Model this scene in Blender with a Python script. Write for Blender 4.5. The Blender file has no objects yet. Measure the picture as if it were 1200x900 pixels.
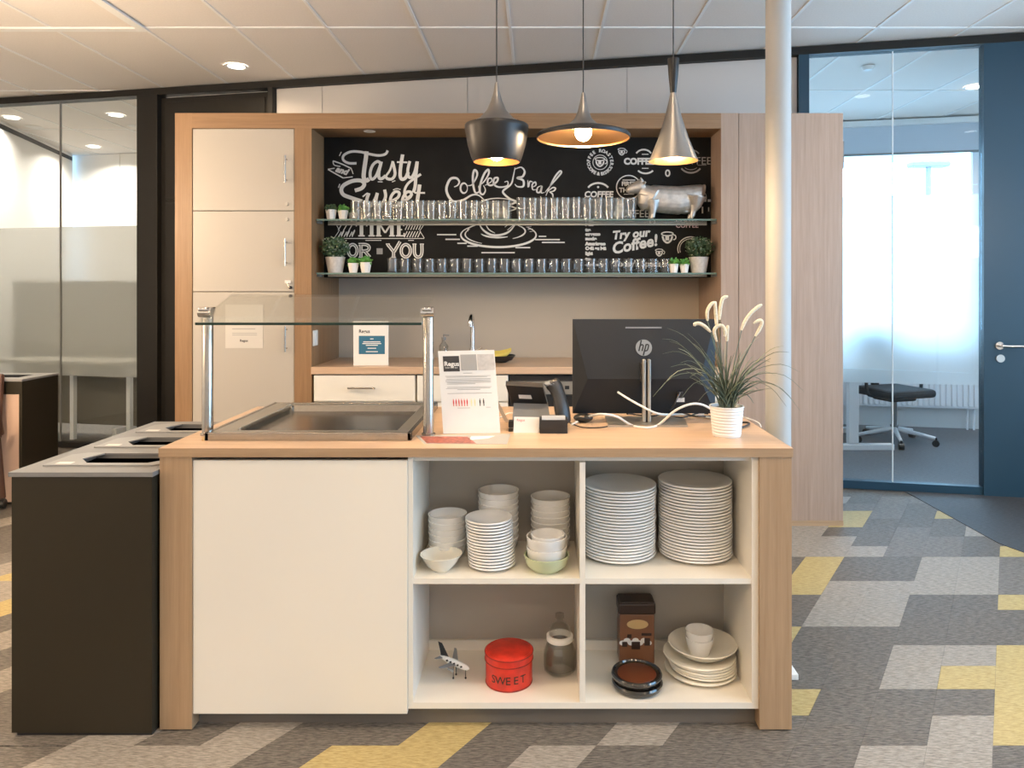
import bpy, bmesh, math, random
from mathutils import Vector, Matrix
R = random.Random(7)
SC = bpy.context.scene
COL = SC.collection
PI = math.pi
# ------------------------------------------------------------------ camera
CX, CY, F, H = 630.0, 338.0, 850.0, 1.40      # principal point / focal length in pixels of the 1200x900 frame, eye height
cd = bpy.data.cameras.new('camera'); cam = bpy.data.objects.new('camera', cd); COL.objects.link(cam)
cam.location = (0, 0, H); cam.rotation_euler = (PI/2, 0, 0)
cd.sensor_fit = 'HORIZONTAL'; cd.sensor_width = 36.0; cd.lens = 36.0*F/1200.0
cd.shift_x = -(CX-600)/1200.0; cd.shift_y = -(450-CY)/1200.0
cd.clip_start = 0.05; cd.clip_end = 200
SC.camera = cam
# ------------------------------------------------------------------ world, exposure
SKY = 12.0
w = bpy.data.worlds.new('sky'); SC.world = w; w.use_nodes = True
bg = w.node_tree.nodes['Background']; bg.inputs[0].default_value = (0.38, 0.67, 1.0, 1); bg.inputs[1].default_value = SKY
vs = SC.view_settings
vs.view_transform = 'Standard'; vs.look = 'None'; vs.gamma = 1.0; vs.use_curve_mapping = False
vs.exposure = -0.18
SC.cycles.max_bounces = 14; SC.cycles.transparent_max_bounces = 40; SC.cycles.transmission_bounces = 12
SC.cycles.diffuse_bounces = 6; SC.cycles.glossy_bounces = 6
SC.cycles.sample_clamp_indirect = 6.0; SC.cycles.caustics_refractive = True; SC.cycles.caustics_reflective = False
LAMP_W = 14.0
FGLOBE = 98.0  # radiance of the standing globes added to brighten the ceiling
GLOBE = 10.0          # radiance of the hanging globes added to brighten the room          # watts of each ceiling downlight
WARM = (1.0, 0.75, 0.50)
def portal(name, loc, rot, sx, sy):
    l = bpy.data.lights.new(name, 'AREA'); l.shape = 'RECTANGLE'; l.size = sx; l.size_y = sy; l.cycles.is_portal = True
    o = bpy.data.objects.new(name, l); COL.objects.link(o); o.location = loc; o.rotation_euler = rot
    return o

# ------------------------------------------------------------------ helpers
def W(px, py, d):
    return Vector(((px-CX)*d/F, d, H+(CY-py)*d/F))
def DZ(py, z):            # depth of a point at height z seen on image row py
    return (H-z)*F/(py-CY)
def XX(px, d): return (px-CX)*d/F
def ZZ(py, d): return H+(CY-py)*d/F

MATS = {}
def nodes(m):
    m.use_nodes = True
    nt = m.node_tree; return nt, nt.nodes, nt.links, nt.nodes['Principled BSDF']
def mat(name, col, rough=0.5, metal=0.0, emit=None, es=0.0, spec=0.5, coat=0.0, noise=0.0, nscale=40.0, bump=0.0):
    if name in MATS: return MATS[name]
    m = bpy.data.materials.new(name); nt, n, L, b = nodes(m)
    b.inputs['Base Color'].default_value = (*col, 1); b.inputs['Roughness'].default_value = rough
    b.inputs['Metallic'].default_value = metal; b.inputs['Specular IOR Level'].default_value = spec
    b.inputs['Coat Weight'].default_value = coat
    if emit: b.inputs['Emission Color'].default_value = (*emit, 1); b.inputs['Emission Strength'].default_value = es
    if noise or bump:
        tc = n.new('ShaderNodeTexCoord'); nz = n.new('ShaderNodeTexNoise')
        nz.inputs['Scale'].default_value = nscale; nz.inputs['Detail'].default_value = 4
        L.new(tc.outputs['Object'], nz.inputs['Vector'])
        if noise:
            r = n.new('ShaderNodeValToRGB')
            r.color_ramp.elements[0].color = tuple(max(0, c*(1-noise)) for c in col)+(1,)
            r.color_ramp.elements[1].color = tuple(min(1, c*(1+noise)) for c in col)+(1,)
            r.color_ramp.elements[0].position = .3; r.color_ramp.elements[1].position = .7
            L.new(nz.outputs['Fac'], r.inputs['Fac']); L.new(r.outputs['Color'], b.inputs['Base Color'])
        if bump:
            bp = n.new('ShaderNodeBump'); bp.inputs['Strength'].default_value = bump; bp.inputs['Distance'].default_value = .002
            L.new(nz.outputs['Fac'], bp.inputs['Height']); L.new(bp.outputs['Normal'], b.inputs['Normal'])
    MATS[name] = m; return m
def wood(name, c1, c2, axis, rough=0.45, coord='Object'):
    """fine straight grain running along axis 0/1/2"""
    m = bpy.data.materials.new(name); nt, n, L, b = nodes(m)
    tc = n.new('ShaderNodeTexCoord'); mp = n.new('ShaderNodeMapping')
    s = [26.0, 26.0, 26.0]; s[axis] = 0.9; mp.inputs['Scale'].default_value = s
    nz = n.new('ShaderNodeTexNoise'); nz.inputs['Scale'].default_value = 2.2; nz.inputs['Detail'].default_value = 7; nz.inputs['Roughness'].default_value = .62; nz.inputs['Distortion'].default_value = .25
    mp2 = n.new('ShaderNodeMapping'); s2 = [150.0, 150.0, 150.0]; s2[axis] = 5.0; mp2.inputs['Scale'].default_value = s2
    n2 = n.new('ShaderNodeTexNoise'); n2.inputs['Scale'].default_value = 1.6; n2.inputs['Detail'].default_value = 2
    L.new(tc.outputs[coord], mp.inputs['Vector']); L.new(mp.outputs['Vector'], nz.inputs['Vector'])
    L.new(tc.outputs[coord], mp2.inputs['Vector']); L.new(mp2.outputs['Vector'], n2.inputs['Vector'])
    mx = n.new('ShaderNodeMath'); mx.operation = 'MULTIPLY_ADD'; mx.inputs[1].default_value = .35
    L.new(n2.outputs['Fac'], mx.inputs[0]); L.new(nz.outputs['Fac'], mx.inputs[2])
    r = n.new('ShaderNodeValToRGB'); r.color_ramp.elements[0].position = .48; r.color_ramp.elements[1].position = .86
    r.color_ramp.elements[0].color = (*c2, 1); r.color_ramp.elements[1].color = (*c1, 1)
    L.new(mx.outputs[0], r.inputs['Fac']); L.new(r.outputs['Color'], b.inputs['Base Color'])
    b.inputs['Roughness'].default_value = rough
    MATS[name] = m; return m
def glassmat(name, tint=(0.93, 0.97, 0.95), gloss=1.0, ior=1.5, rough=0.0, haze=0.0):
    """clear sheet / vessel glass: transparent, with Fresnel reflection"""
    m = bpy.data.materials.new(name); m.use_nodes = True; n = m.node_tree.nodes; L = m.node_tree.links
    n.remove(n['Principled BSDF']); out = n['Material Output']
    t = n.new('ShaderNodeBsdfTransparent'); t.inputs[0].default_value = (*tint, 1)
    g = n.new('ShaderNodeBsdfGlossy'); g.inputs['Roughness'].default_value = rough; g.inputs[0].default_value = (gloss, gloss, gloss, 1)
    lw = n.new('ShaderNodeLayerWeight'); pw = n.new('ShaderNodeMath'); pw.operation = 'POWER'; pw.inputs[1].default_value = 5.0
    f0 = ((ior-1)/(ior+1))**2; ma = n.new('ShaderNodeMath'); ma.operation = 'MULTIPLY_ADD'; ma.inputs[1].default_value = 1-f0; ma.inputs[2].default_value = f0
    L.new(lw.outputs['Facing'], pw.inputs[0]); L.new(pw.outputs[0], ma.inputs[0])
    mx = n.new('ShaderNodeMixShader'); L.new(ma.outputs[0], mx.inputs[0]); L.new(t.outputs[0], mx.inputs[1]); L.new(g.outputs[0], mx.inputs[2])
    last = mx
    if haze:
        df = n.new('ShaderNodeBsdfDiffuse'); df.inputs[0].default_value = (.85, .84, .82, 1)
        m2 = n.new('ShaderNodeMixShader'); m2.inputs[0].default_value = haze; L.new(mx.outputs[0], m2.inputs[1]); L.new(df.outputs[0], m2.inputs[2]); last = m2
    L.new(last.outputs[0], out.inputs[0]); MATS[name] = m; return m
def filmmat(name, col, rough, mixd):
    m = bpy.data.materials.new(name); m.use_nodes = True; n = m.node_tree.nodes; L = m.node_tree.links
    n.remove(n['Principled BSDF']); out = n['Material Output']
    rf = n.new('ShaderNodeBsdfRefraction'); rf.inputs[0].default_value = (*col, 1); rf.inputs['Roughness'].default_value = rough; rf.inputs['IOR'].default_value = 1.35
    d = n.new('ShaderNodeBsdfDiffuse'); d.inputs[0].default_value = (.86, .86, .83, 1)
    mx = n.new('ShaderNodeMixShader'); mx.inputs[0].default_value = mixd
    tl = n.new('ShaderNodeBsdfTranslucent'); tl.inputs[0].default_value = (.92, .92, .90, 1); m0 = n.new('ShaderNodeMixShader'); m0.inputs[0].default_value = .22
    L.new(rf.outputs[0], m0.inputs[1]); L.new(tl.outputs[0], m0.inputs[2])
    L.new(m0.outputs[0], mx.inputs[1]); L.new(d.outputs[0], mx.inputs[2]); L.new(mx.outputs[0], out.inputs[0]); MATS[name] = m; return m
def carpet(name, c1, c2, ang):
    """woven vinyl: fine slanted threads of two tones"""
    m = bpy.data.materials.new(name); nt, n, L, b = nodes(m)
    tc = n.new('ShaderNodeTexCoord'); mp = n.new('ShaderNodeMapping'); mp.inputs['Rotation'].default_value = (0, 0, ang); mp.inputs['Scale'].default_value = (26, 170, 1)
    nz = n.new('ShaderNodeTexNoise'); nz.inputs['Scale'].default_value = 1.3; nz.inputs['Detail'].default_value = 3; nz.inputs['Roughness'].default_value = .7
    L.new(tc.outputs['Object'], mp.inputs['Vector']); L.new(mp.outputs['Vector'], nz.inputs['Vector'])
    r = n.new('ShaderNodeValToRGB'); r.color_ramp.elements[0].position = .36; r.color_ramp.elements[1].position = .64
    r.color_ramp.elements[0].color = (*c2, 1); r.color_ramp.elements[1].color = (*c1, 1)
    L.new(nz.outputs['Fac'], r.inputs['Fac']); L.new(r.outputs['Color'], b.inputs['Base Color'])
    bp = n.new('ShaderNodeBump'); bp.inputs['Strength'].default_value = .35; bp.inputs['Distance'].default_value = .001
    L.new(nz.outputs['Fac'], bp.inputs['Height']); L.new(bp.outputs['Normal'], b.inputs['Normal'])
    b.inputs['Roughness'].default_value = .62; b.inputs['Specular IOR Level'].default_value = .35
    MATS[name] = m; return m

class MB:
    """collects shapes, builds ONE mesh object"""
    def __init__(s): s.bm = bmesh.new(); s.smooth = False
    def box(s, x0, x1, y0, y1, z0, z1, bev=0.0, mtx=None):
        r = bmesh.ops.create_cube(s.bm, size=1.0); v = r['verts']
        for q in v: q.co = Vector(((x0+x1)/2+q.co.x*(x1-x0), (y0+y1)/2+q.co.y*(y1-y0), (z0+z1)/2+q.co.z*(z1-z0)))
        if bev:
            e = list({e for q in v for e in q.link_edges})
            r2 = bmesh.ops.bevel(s.bm, geom=e, offset=bev, segments=2, affect='EDGES', profile=.5)
            v = list({q for f in r2['faces'] for q in f.verts} | {q for q in v if q.is_valid})
        if mtx is not None: bmesh.ops.transform(s.bm, matrix=mtx, verts=v)
        return s
    def poly(s, pts, faces):
        vs_ = [s.bm.verts.new(p) for p in pts]
        for f in faces:
            try: s.bm.faces.new([vs_[i] for i in f])
            except ValueError: pass
        return s
    def prism(s, pts, vec):
        """closed polygon pts (3-D) extruded by vec"""
        vec = Vector(vec); a = [s.bm.verts.new(Vector(p)) for p in pts]; b = [s.bm.verts.new(Vector(p)+vec) for p in pts]
        n = len(pts); s.bm.faces.new(a[::-1]); s.bm.faces.new(b)
        for i in range(n): s.bm.faces.new((a[i], a[(i+1) % n], b[(i+1) % n], b[i]))
        return s
    def lathe(s, prof, c=(0, 0, 0), seg=32, close=False, mtx=None):
        """prof: list of (r, z); r==0 makes a pole"""
        c = Vector(c); rings = []; new = []
        for r, z in prof:
            if r <= 1e-6: ring = [s.bm.verts.new(c+Vector((0, 0, z)))]
            else: ring = [s.bm.verts.new(c+Vector((r*math.cos(2*PI*k/seg), r*math.sin(2*PI*k/seg), z))) for k in range(seg)]
            rings.append(ring); new += ring
        if close: rings.append(rings[0])
        for a, b in zip(rings, rings[1:]):
            if len(a) == 1 and len(b) == 1: continue
            for k in range(seg):
                k2 = (k+1) % seg
                if len(a) == 1: f = (a[0], b[k2], b[k])
                elif len(b) == 1: f = (a[k], a[k2], b[0])
                else: f = (a[k], a[k2], b[k2], b[k])
                try: s.bm.faces.new(f)
                except ValueError: pass
        if mtx is not None: bmesh.ops.transform(s.bm, matrix=mtx, verts=new)
        s.smooth = True
        return s
    def tube(s, path, rad, seg=10, caps=True, flat=1.0):
        """path: points; rad: number or list; swept circle"""
        P = [Vector(p) for p in path]; n = len(P)
        rr = rad if isinstance(rad, (list, tuple)) else [rad]*n
        t0 = (P[1]-P[0]).normalized(); up = Vector((0, 0, 1)) if abs(t0.z) < .9 else Vector((1, 0, 0))
        nx = t0.cross(up).normalized(); rings = []
        for i in range(n):
            t = (P[min(i+1, n-1)]-P[max(i-1, 0)]).normalized()
            nx = (nx-t*nx.dot(t))
            nx = nx.normalized() if nx.length > 1e-6 else t.orthogonal().normalized()
            ny = t.cross(nx)
            rings.append([s.bm.verts.new(P[i]+(nx*math.cos(2*PI*k/seg)+ny*flat*math.sin(2*PI*k/seg))*rr[i]) for k in range(seg)])
        for a, b in zip(rings, rings[1:]):
            for k in range(seg): s.bm.faces.new((a[k], a[(k+1) % seg], b[(k+1) % seg], b[k]))
        if caps: s.bm.faces.new(rings[0][::-1]); s.bm.faces.new(rings[-1])
        s.smooth = True
        return s
    def cyl(s, a, b, r, seg=20, r2=None):
        return s.tube([a, b], [r, r if r2 is None else r2], seg)
    def ball(s, c, r, sc=(1, 1, 1), u=16, v=10):
        q = bmesh.ops.create_uvsphere(s.bm, u_segments=u, v_segments=v, radius=r)['verts']
        for p in q: p.co = Vector(c)+Vector((p.co.x*sc[0], p.co.y*sc[1], p.co.z*sc[2]))
        s.smooth = True; return s
    def ribbon(s, pts, wd, org, ex, ey, lift=0.0, taper=False):
        """flat stroke of width wd along 2-D pts laid on the plane org + x*ex + y*ey"""
        n = len(pts); en = ex.cross(ey).normalized(); L_ = []; R_ = []
        for i in range(n):
            a = Vector(pts[max(i-1, 0)]); b = Vector(pts[min(i+1, n-1)]); t = (b-a)
            if t.length < 1e-9: t = Vector((1, 0))
            t.normalize(); nn = Vector((-t.y, t.x)); wi = wd*(1 if not taper else min(1, .35+2.2*min(i, n-1-i)/n))
            for sg, lst in ((1, L_), (-1, R_)):
                q = Vector(pts[i])+nn*wi*.5*sg
                lst.append(s.bm.verts.new(org+ex*q.x+ey*q.y+en*lift))
        for i in range(n-1): s.bm.faces.new((R_[i], R_[i+1], L_[i+1], L_[i]))
        return s
    def mesh(s, name, m):
        me = bpy.data.meshes.new(name)
        bmesh.ops.recalc_face_normals(s.bm, faces=s.bm.faces[:]) if not getattr(s, 'keepn', False) else None
        s.bm.to_mesh(me); s.bm.free()
        if m: me.materials.append(m if not isinstance(m, str) else MATS[m])
        if s.smooth:
            me.polygons.foreach_set('use_smooth', [True]*len(me.polygons))
            try: me.set_sharp_from_angle(angle=math.radians(38))
            except Exception: pass
        return me
    def build(s, name, m, parent=None, local=False):
        """parent given: vertices are world coordinates unless local=True"""
        me = s.mesh(name, m)
        o = bpy.data.objects.new(name, me); COL.objects.link(o)
        if parent is not None:
            o.parent = parent
            if not local: me.transform(wmat(parent).inverted())
        return o
WM = {}
def wmat(o):
    m = Matrix.LocRotScale(o.location, o.rotation_euler, o.scale)
    return wmat(o.parent) @ m if o.parent else m
def tag(o, label, cat, group=None):
    o['label'] = label; o['category'] = cat
    if group: o['group'] = group
    return o
def thing(name, label, cat, loc=(0, 0, 0), rz=0.0, group=None):
    o = bpy.data.objects.new(name, None); COL.objects.link(o); o.location = loc; o.rotation_euler = (0, 0, rz); o.empty_display_size = .05
    return tag(o, label, cat, group)
def struct(o):
    o['kind'] = 'structure'; return o
def inst(name, me, parent=None, loc=(0, 0, 0), rot=(0, 0, 0), scale=None):
    o = bpy.data.objects.new(name, me); COL.objects.link(o); o.parent = parent; o.location = loc; o.rotation_euler = rot
    if scale: o.scale = scale
    return o
def origin(o, loc):
    """move a parentless mesh object's origin to loc, geometry unmoved"""
    o.data.transform(Matrix.Translation(-Vector(loc))); o.location = loc; return o
def smoothpath(pts, k=6):
    P = [Vector(p) for p in pts]; out = []
    for i in range(len(P)-1):
        p0 = P[max(i-1, 0)]; p1 = P[i]; p2 = P[i+1]; p3 = P[min(i+2, len(P)-1)]
        for j in range(k):
            t = j/k
            out.append(.5*((2*p1)+(p2-p0)*t+(2*p0-5*p1+4*p2-p3)*t*t+(3*p1-p0-3*p2+p3)*t**3))
    out.append(P[-1]); return out
def textmesh(txt, size, m, name, org, ex, ey, align='LEFT', bold=0.0, shear=0.0, lift=0.0, spacing=1.0):
    """lettering as flat mesh, laid on plane (org, ex, ey unit vectors); size = cap-ish height in metres"""
    c = bpy.data.curves.new(name, 'FONT'); c.body = txt; c.size = size; c.align_x = align; c.offset = bold; c.shear = shear; c.space_character = spacing; c.resolution_u = 3
    o = bpy.data.objects.new(name, c); COL.objects.link(o)
    dg = bpy.context.evaluated_depsgraph_get(); me = bpy.data.meshes.new_from_object(o.evaluated_get(dg)); me.name = name
    bpy.data.objects.remove(o); bpy.data.curves.remove(c)
    ez = ex.cross(ey)
    M = Matrix((ex, ey, ez)).transposed().to_4x4(); M.translation = org+ez*lift
    me.transform(M); me.materials.clear(); me.materials.append(MATS[m])
    return me
def addmesh(name, me, parent):
    me.transform(wmat(parent).inverted())
    o = bpy.data.objects.new(name, me); COL.objects.link(o); o.parent = parent; return o
def join(name, meshes, parent):
    bm = bmesh.new()
    for me in meshes: bm.from_mesh(me)
    out = bpy.data.meshes.new(name); bm.to_mesh(out); bm.free()
    for m in meshes[0].materials: out.materials.append(m)
    for me in meshes: bpy.data.meshes.remove(me)
    return addmesh(name, out, parent)

ORD = 'first second third fourth fifth sixth seventh eighth ninth tenth eleventh twelfth thirteenth fourteenth fifteenth sixteenth seventeenth eighteenth nineteenth twentieth'.split()
ORD += ['twenty-'+w_ for w_ in ORD[:9]]
# ------------------------------------------------------------------ materials
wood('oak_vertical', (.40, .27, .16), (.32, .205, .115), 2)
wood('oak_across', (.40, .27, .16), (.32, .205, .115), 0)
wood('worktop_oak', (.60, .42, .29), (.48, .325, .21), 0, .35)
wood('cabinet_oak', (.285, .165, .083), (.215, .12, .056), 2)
wood('cabinet_oak_across', (.285, .165, .083), (.215, .12, .056), 0)
wood('ash_vertical', (.38, .275, .21), (.30, .21, .155), 2)
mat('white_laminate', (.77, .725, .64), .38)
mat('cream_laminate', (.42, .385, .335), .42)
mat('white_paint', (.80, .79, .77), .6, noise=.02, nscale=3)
mat('grey_panel', (.58, .555, .53), .6)
mat('ceiling_tile', (.84, .79, .74), .9, noise=.03, nscale=90, bump=.15)
mat('ceiling_grid', (.90, .89, .87), .6)
mat('black_frame', (.016, .0145, .0125), .5, spec=.3)
mat('flare_blue', (.013, .048, .080), .40)  # blue veil of flare put into the colour of dark door and frame
mat('black_cabinet', (.026, .021, .013), .45, spec=.25)
mat('grey_top', (.19, .188, .185), .38)
mat('grey_lid', (.28, .278, .275), .35)
mat('hole', (.004, .004, .004), .8, spec=.05)
mat('kick', (.15, .13, .11), .2)
mat('steel', (.42, .395, .36), .24, 1.0, noise=.06, nscale=60)
mat('steel_soft', (.48, .46, .42), .42, 1.0)
mat('chrome', (.75, .74, .72), .14, 1.0)
mat('porcelain', (.80, .79, .77), .22, coat=.3)
mat('porcelain_cream', (.80, .76, .66), .25, coat=.3)
mat('green_glaze', (.55, .60, .38), .25, coat=.3)
mat('chalkboard', (.0075, .0068, .0062), .65, spec=.18, noise=.25, nscale=8)
mat('chalk', (.62, .60, .57), .9)
mat('chalk_dim', (.30, .29, .28), .9)
mat('chalk_pink', (.60, .42, .45), .9)
mat('backsplash', (.43, .38, .315), .5)
mat('black_plastic', (.015, .015, .016), .38)
mat('monitor_shell', (.016, .019, .024), .6, spec=.3, noise=.1, nscale=300)
mat('screen_glass', (.01, .01, .012), .1)
mat('grey_plastic', (.22, .22, .22), .45)
mat('silver_plastic', (.27, .29, .31), .4, .4)
mat('white_plastic', (.80, .80, .78), .35)
mat('paper', (.74, .72, .68), .8)
mat('notice_paper', (.56, .53, .48), .8)
mat('ink', (.035, .033, .033), .7)
mat('ink_grey', (.36, .35, .33), .8)
mat('ink_red', (.62, .05, .04), .7)
mat('leaflet_red', (.30, .085, .06), .5, noise=.5, nscale=60)
mat('ink_yellow', (.75, .68, .35), .7)
mat('ink_blue', (.022, .13, .22), .5)
mat('pot_grey', (.52, .49, .46), .7, noise=.12, nscale=60)
mat('pot_white', (.80, .75, .70), .5)
mat('leaf_dark', (.055, .10, .045), .55)
mat('leaf_bright', (.12, .33, .06), .5)
mat('leaf_grass', (.10, .13, .09), .5)
mat('leaf_pale', (.28, .31, .22), .5)
mat('plume', (.72, .64, .48), .8, noise=.15, nscale=200)
mat('soil', (.04, .03, .02), .9)
mat('red_tin_worn', (.26, .018, .010), .5, noise=.4, nscale=50)
mat('red_tin', (.62, .035, .018), .42, noise=.22, nscale=22)
mat('cow_silver', (.52, .49, .46), .44, .8, noise=.2, nscale=25)
mat('pendant_black', (.020, .018, .017), .38, .3)
mat('pendant_grey', (.27, .255, .24), .38, .9)
mat('pendant_gold', (.83, .47, .20), .30, 1.0)
mat('bulb', (1, .9, .75), .3, emit=(1.0, .80, .55), es=40)
mat('lamp_glow', (1, 1, 1), .5, emit=(1.0, .93, .84), es=9)
mat('fill_stand_glow', (1, 1, 1), .5, emit=(1.0, .745, .49), es=FGLOBE)
mat('fill_globe_glow', (1, 1, 1), .5, emit=(1.0, .745, .49), es=GLOBE)
mat('brown_leather', (.10, .045, .028), .5)
mat('peach_panel', (.62, .44, .34), .5)
mat('taupe_fabric', (.17, .155, .125), .85, noise=.12, nscale=120)
mat('black_fabric', (.02, .025, .03), .8)
mat('white_metal', (.82, .83, .85), .35)
mat('blind', (.55, .60, .66), .8)
mat('coffee_tin', (.20, .085, .04), .35)
mat('coffee_dark', (.035, .018, .012), .35)
mat('coffee_gold', (.62, .40, .17), .4)
mat('dark_glaze', (.012, .011, .010), .16, coat=.5)
mat('brown_glaze', (.11, .028, .010), .3)
mat('banana', (.60, .48, .10), .5)
mat('bounce_paving', (.52, .53, .54), .9)  # ground made pale to bounce skylight up onto the office ceiling
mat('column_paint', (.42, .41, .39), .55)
mat('fill_cool_glow', (1, 1, 1), .5, emit=(1.0, .90, .78), es=FGLOBE*.17)
glassmat('pane', (.955, .975, .975), .9, 1.35)
glassmat('shelf_glass', (.70, .80, .75), .9, 1.5)
glassmat('guard_glass', (.95, .955, .93), 1.0, 1.4)
glassmat('tumbler', (.95, .95, .94), .75, 1.4, haze=.045)
glassmat('mug_glass', (.90, .90, .90), .8, 1.45, haze=.03)
glassmat('jar_glass', (.80, .80, .78), 1.0, 1.7, haze=.012)
mat('glass_edge', (.025, .05, .04), .2)
mat('glass_edge_light', (.12, .19, .165), .25)
filmmat('frosted_film', (.98, .98, .97), .20, .22)
filmmat('frosted_film_bright', (.98, .985, .99), .36, .10)
carpet('carpet_dark', (.200, .178, .152), (.060, .052, .044), .5)
carpet('carpet_mid', (.24, .215, .186), (.085, .075, .065), 2.2)
carpet('carpet_light', (.39, .35, .30), (.18, .16, .135), .9)
carpet('carpet_yellow', (.52, .41, .185), (.33, .245, .095), .7)
carpet('carpet_darker', (.085, .088, .092), (.045, .046, .05), 1.2)
carpet('carpet_office', (.14, .15, .165), (.075, .08, .09), 1.2)

# ------------------------------------------------------------------ the setting
CEIL = 3.11
WA = -math.atan(.2065)                              # the glazed back wall runs at an angle, nearer on the right
WMAT = Matrix.Translation((0, 5.56, 0)) @ Matrix.Rotation(WA, 4, 'Z')
def U(px, v=0.0):
    """distance along the back wall (or a plane v behind it) seen at image column px"""
    t = (px-CX)/F; o = WMAT @ Vector((0, v, 0)); ex = WMAT.to_3x3() @ Vector((1, 0, 0))
    # (o.x + u*ex.x) = t*(o.y + u*ex.y)
    return (t*o.y-o.x)/(ex.x-t*ex.y)
def WP(u, v, z): return WMAT @ Vector((u, v, z))
def wbox(u0, u1, v0, v1, z0, z1, name, m, parent=None, bev=0):
    return MB().box(u0, u1, v0, v1, z0, z1, bev, WMAT).build(name, m, parent)

# floor and its woven tiles
floor = struct(MB().box(-7.2, 5.2, -3.2, 9.9, -.10, -.004).build('floor', 'carpet_dark'))
def XB(j, d): return 1.0906+.2025*j+.65*(d-3.0)
def DR(r): return 2.222+.1562*r
FIX = {4: [(-3, 0, 'd'), (0, 4, 'y'), (4, 6, 'd'), (6, 7, 'y'), (7, 10, 'm')],
       3: [(-3, 1, 'l'), (1, 2, 'd'), (2, 3, 'y'), (3, 4, 'l'), (4, 7, 'd'), (7, 10, 'l'), (10, 12, 'd')],
       2: [(-3, 0, 'l'), (0, 2, 'd'), (2, 4, 'l'), (4, 7, 'd'), (7, 10, 'l'), (10, 12, 'm'), (12, 14, 'd'), (14, 15, 'y'), (15, 19, 'm')],
       1: [(-3, 0, 'd'), (0, 2, 'd'), (2, 5, 'd'), (5, 8, 'l'), (8, 10, 'd'), (10, 13, 'm'), (13, 16, 'd'), (16, 19, 'm')],
       0: [(-3, 1, 'd'), (1, 2, 'y'), (2, 5, 'd'), (5, 8, 'l'), (8, 10, 'd'), (10, 11, 'l'), (11, 14, 'd'), (14, 17, 'm')],
       -1: [(-3, 1, 'd'), (1, 4, 'd'), (4, 5, 'y'), (5, 7, 'd'), (7, 10, 'y'), (10, 12, 'l'), (12, 13, 'd'), (13, 15, 'y')],
       -2: [(-3, 0, 'd'), (0, 1, 'l'), (1, 10, 'd'), (10, 12, 'l')],
       -3: [(-3, 0, 'l'), (0, 2, 'd')], -4: [(-3, 0, 'd'), (0, 2, 'd')], -5: [(-3, 1, 'y'), (1, 2, 'd')],
       -6: [(-3, 0, 'y'), (0, 2, 'd')], -7: [(-3, 0, 'd'), (0, 2, 'd')], -8: [(-3, 1, 'l'), (1, 2, 'd')],
       -9: [(-3, 0, 'l'), (0, 2, 'd')], -10: [(-3, 1, 'l'), (1, 2, 'd')], -11: [(-3, 0, 'l'), (0, 2, 'd')], -12: [(-3, 0, 'd'), (0, 2, 'd')],
       -20: [(6, 8, 'l'), (8, 9, 'y')], -19: [(4, 5, 'y'), (5, 7, 'l')]}
CM = {'d': 'carpet_dark', 'm': 'carpet_mid', 'l': 'carpet_light', 'y': 'carpet_yellow'}
RT = random.Random(3)
ntile = 0
for j in range(-26, 6):
    segs = list(FIX.get(j, [])); r = segs[-1][1] if segs else -3+RT.randint(0, 2)
    if j == -20 or j == -19: segs = [(-3, 2, 'd'), (2, segs[0][0], 'l')]+segs
    while r < 24:
        n_ = RT.choice((1, 2, 3, 3)); segs.append((r, r+n_, RT.choice('ddddmmllly'))); r += n_
    for a, b, c in segs:
        d0, d1 = DR(a), DR(b); dm = (d0+d1)/2; xm = XB(j+.5, dm)
        if d0 > 5.56-.2065*xm-.1: continue
        d1 = min(d1, 5.56-.2065*(XB(j+1, d1))-.06) if d1 > 4.4 else d1
        if d1-d0 < .05: continue
        # left out: tiles that the counter and the cabinets hide
        if -1.55 < xm < .75 and d0 > 2.30: continue
        if -3.2 < xm < -1.3 and d0 > 3.9: continue
        if xm > 3.2 or xm < -4.3 or xm-XX(1230, dm) > .1 or XX(-40, dm)-xm > .1: continue
        g = .0004
        pts = [(XB(j, d0)+g, d0+g, -.004), (XB(j+1, d0)-g, d0+g, -.004), (XB(j+1, d1)-g, d1-g, -.004), (XB(j, d1)+g, d1-g, -.004)]
        ntile += 1
        MB().prism(pts, (0, 0, .004)).build('carpet_tile', CM[c], floor)
darker_area = MB().prism([(2.53, 3.98, 0), (2.66, 3.60, 0), (4.38, 3.0, 0), (4.38, 4.62, 0), (2.53, 5.00, 0)], (0, 0, .003)).build('carpet_cover', 'carpet_darker', floor)  # darker area laid over the tiles at the right
office_carpet = MB().prism([WP(U(930), .02, 0), WP(4.9, .02, 0), WP(4.9, 2.5, 0), WP(U(930), 2.5, 0)], (0, 0, .003)).build('carpet_cover', 'carpet_office', floor)

# ceiling: long tiles in a white grid
ceiling = struct(MB().box(-7.2, 5.2, -3.2, 9.9, CEIL+.012, CEIL+.12).build('ceiling', 'ceiling_tile'))
TX, TY = .603, 1.52
tile_me = MB().box(-TX/2+.004, TX/2-.004, -TY/2+.004, TY/2-.004, 0, .006).mesh('ceiling_tile', 'ceiling_tile')
for i in range(-10, 8):
    for k in range(-2, 4):
        x = -.785+TX*(i+.5); y = 4.766+TY*(k-.5)
        inst('ceiling_tile', tile_me, ceiling, (x, y, CEIL+.006))
for i in range(-10, 9):
    x = -.785+TX*i; MB().box(x-.010, x+.010, -1.3, 9.3, CEIL, CEIL+.012).build('grid_bar', 'ceiling_grid', ceiling)
for k in range(-2, 3):
    y = 4.766+TY*k; MB().box(-6.8, 4.3, y-.010, y+.010, CEIL-.0005, CEIL+.012).build('grid_bar', 'ceiling_grid', ceiling)
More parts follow.
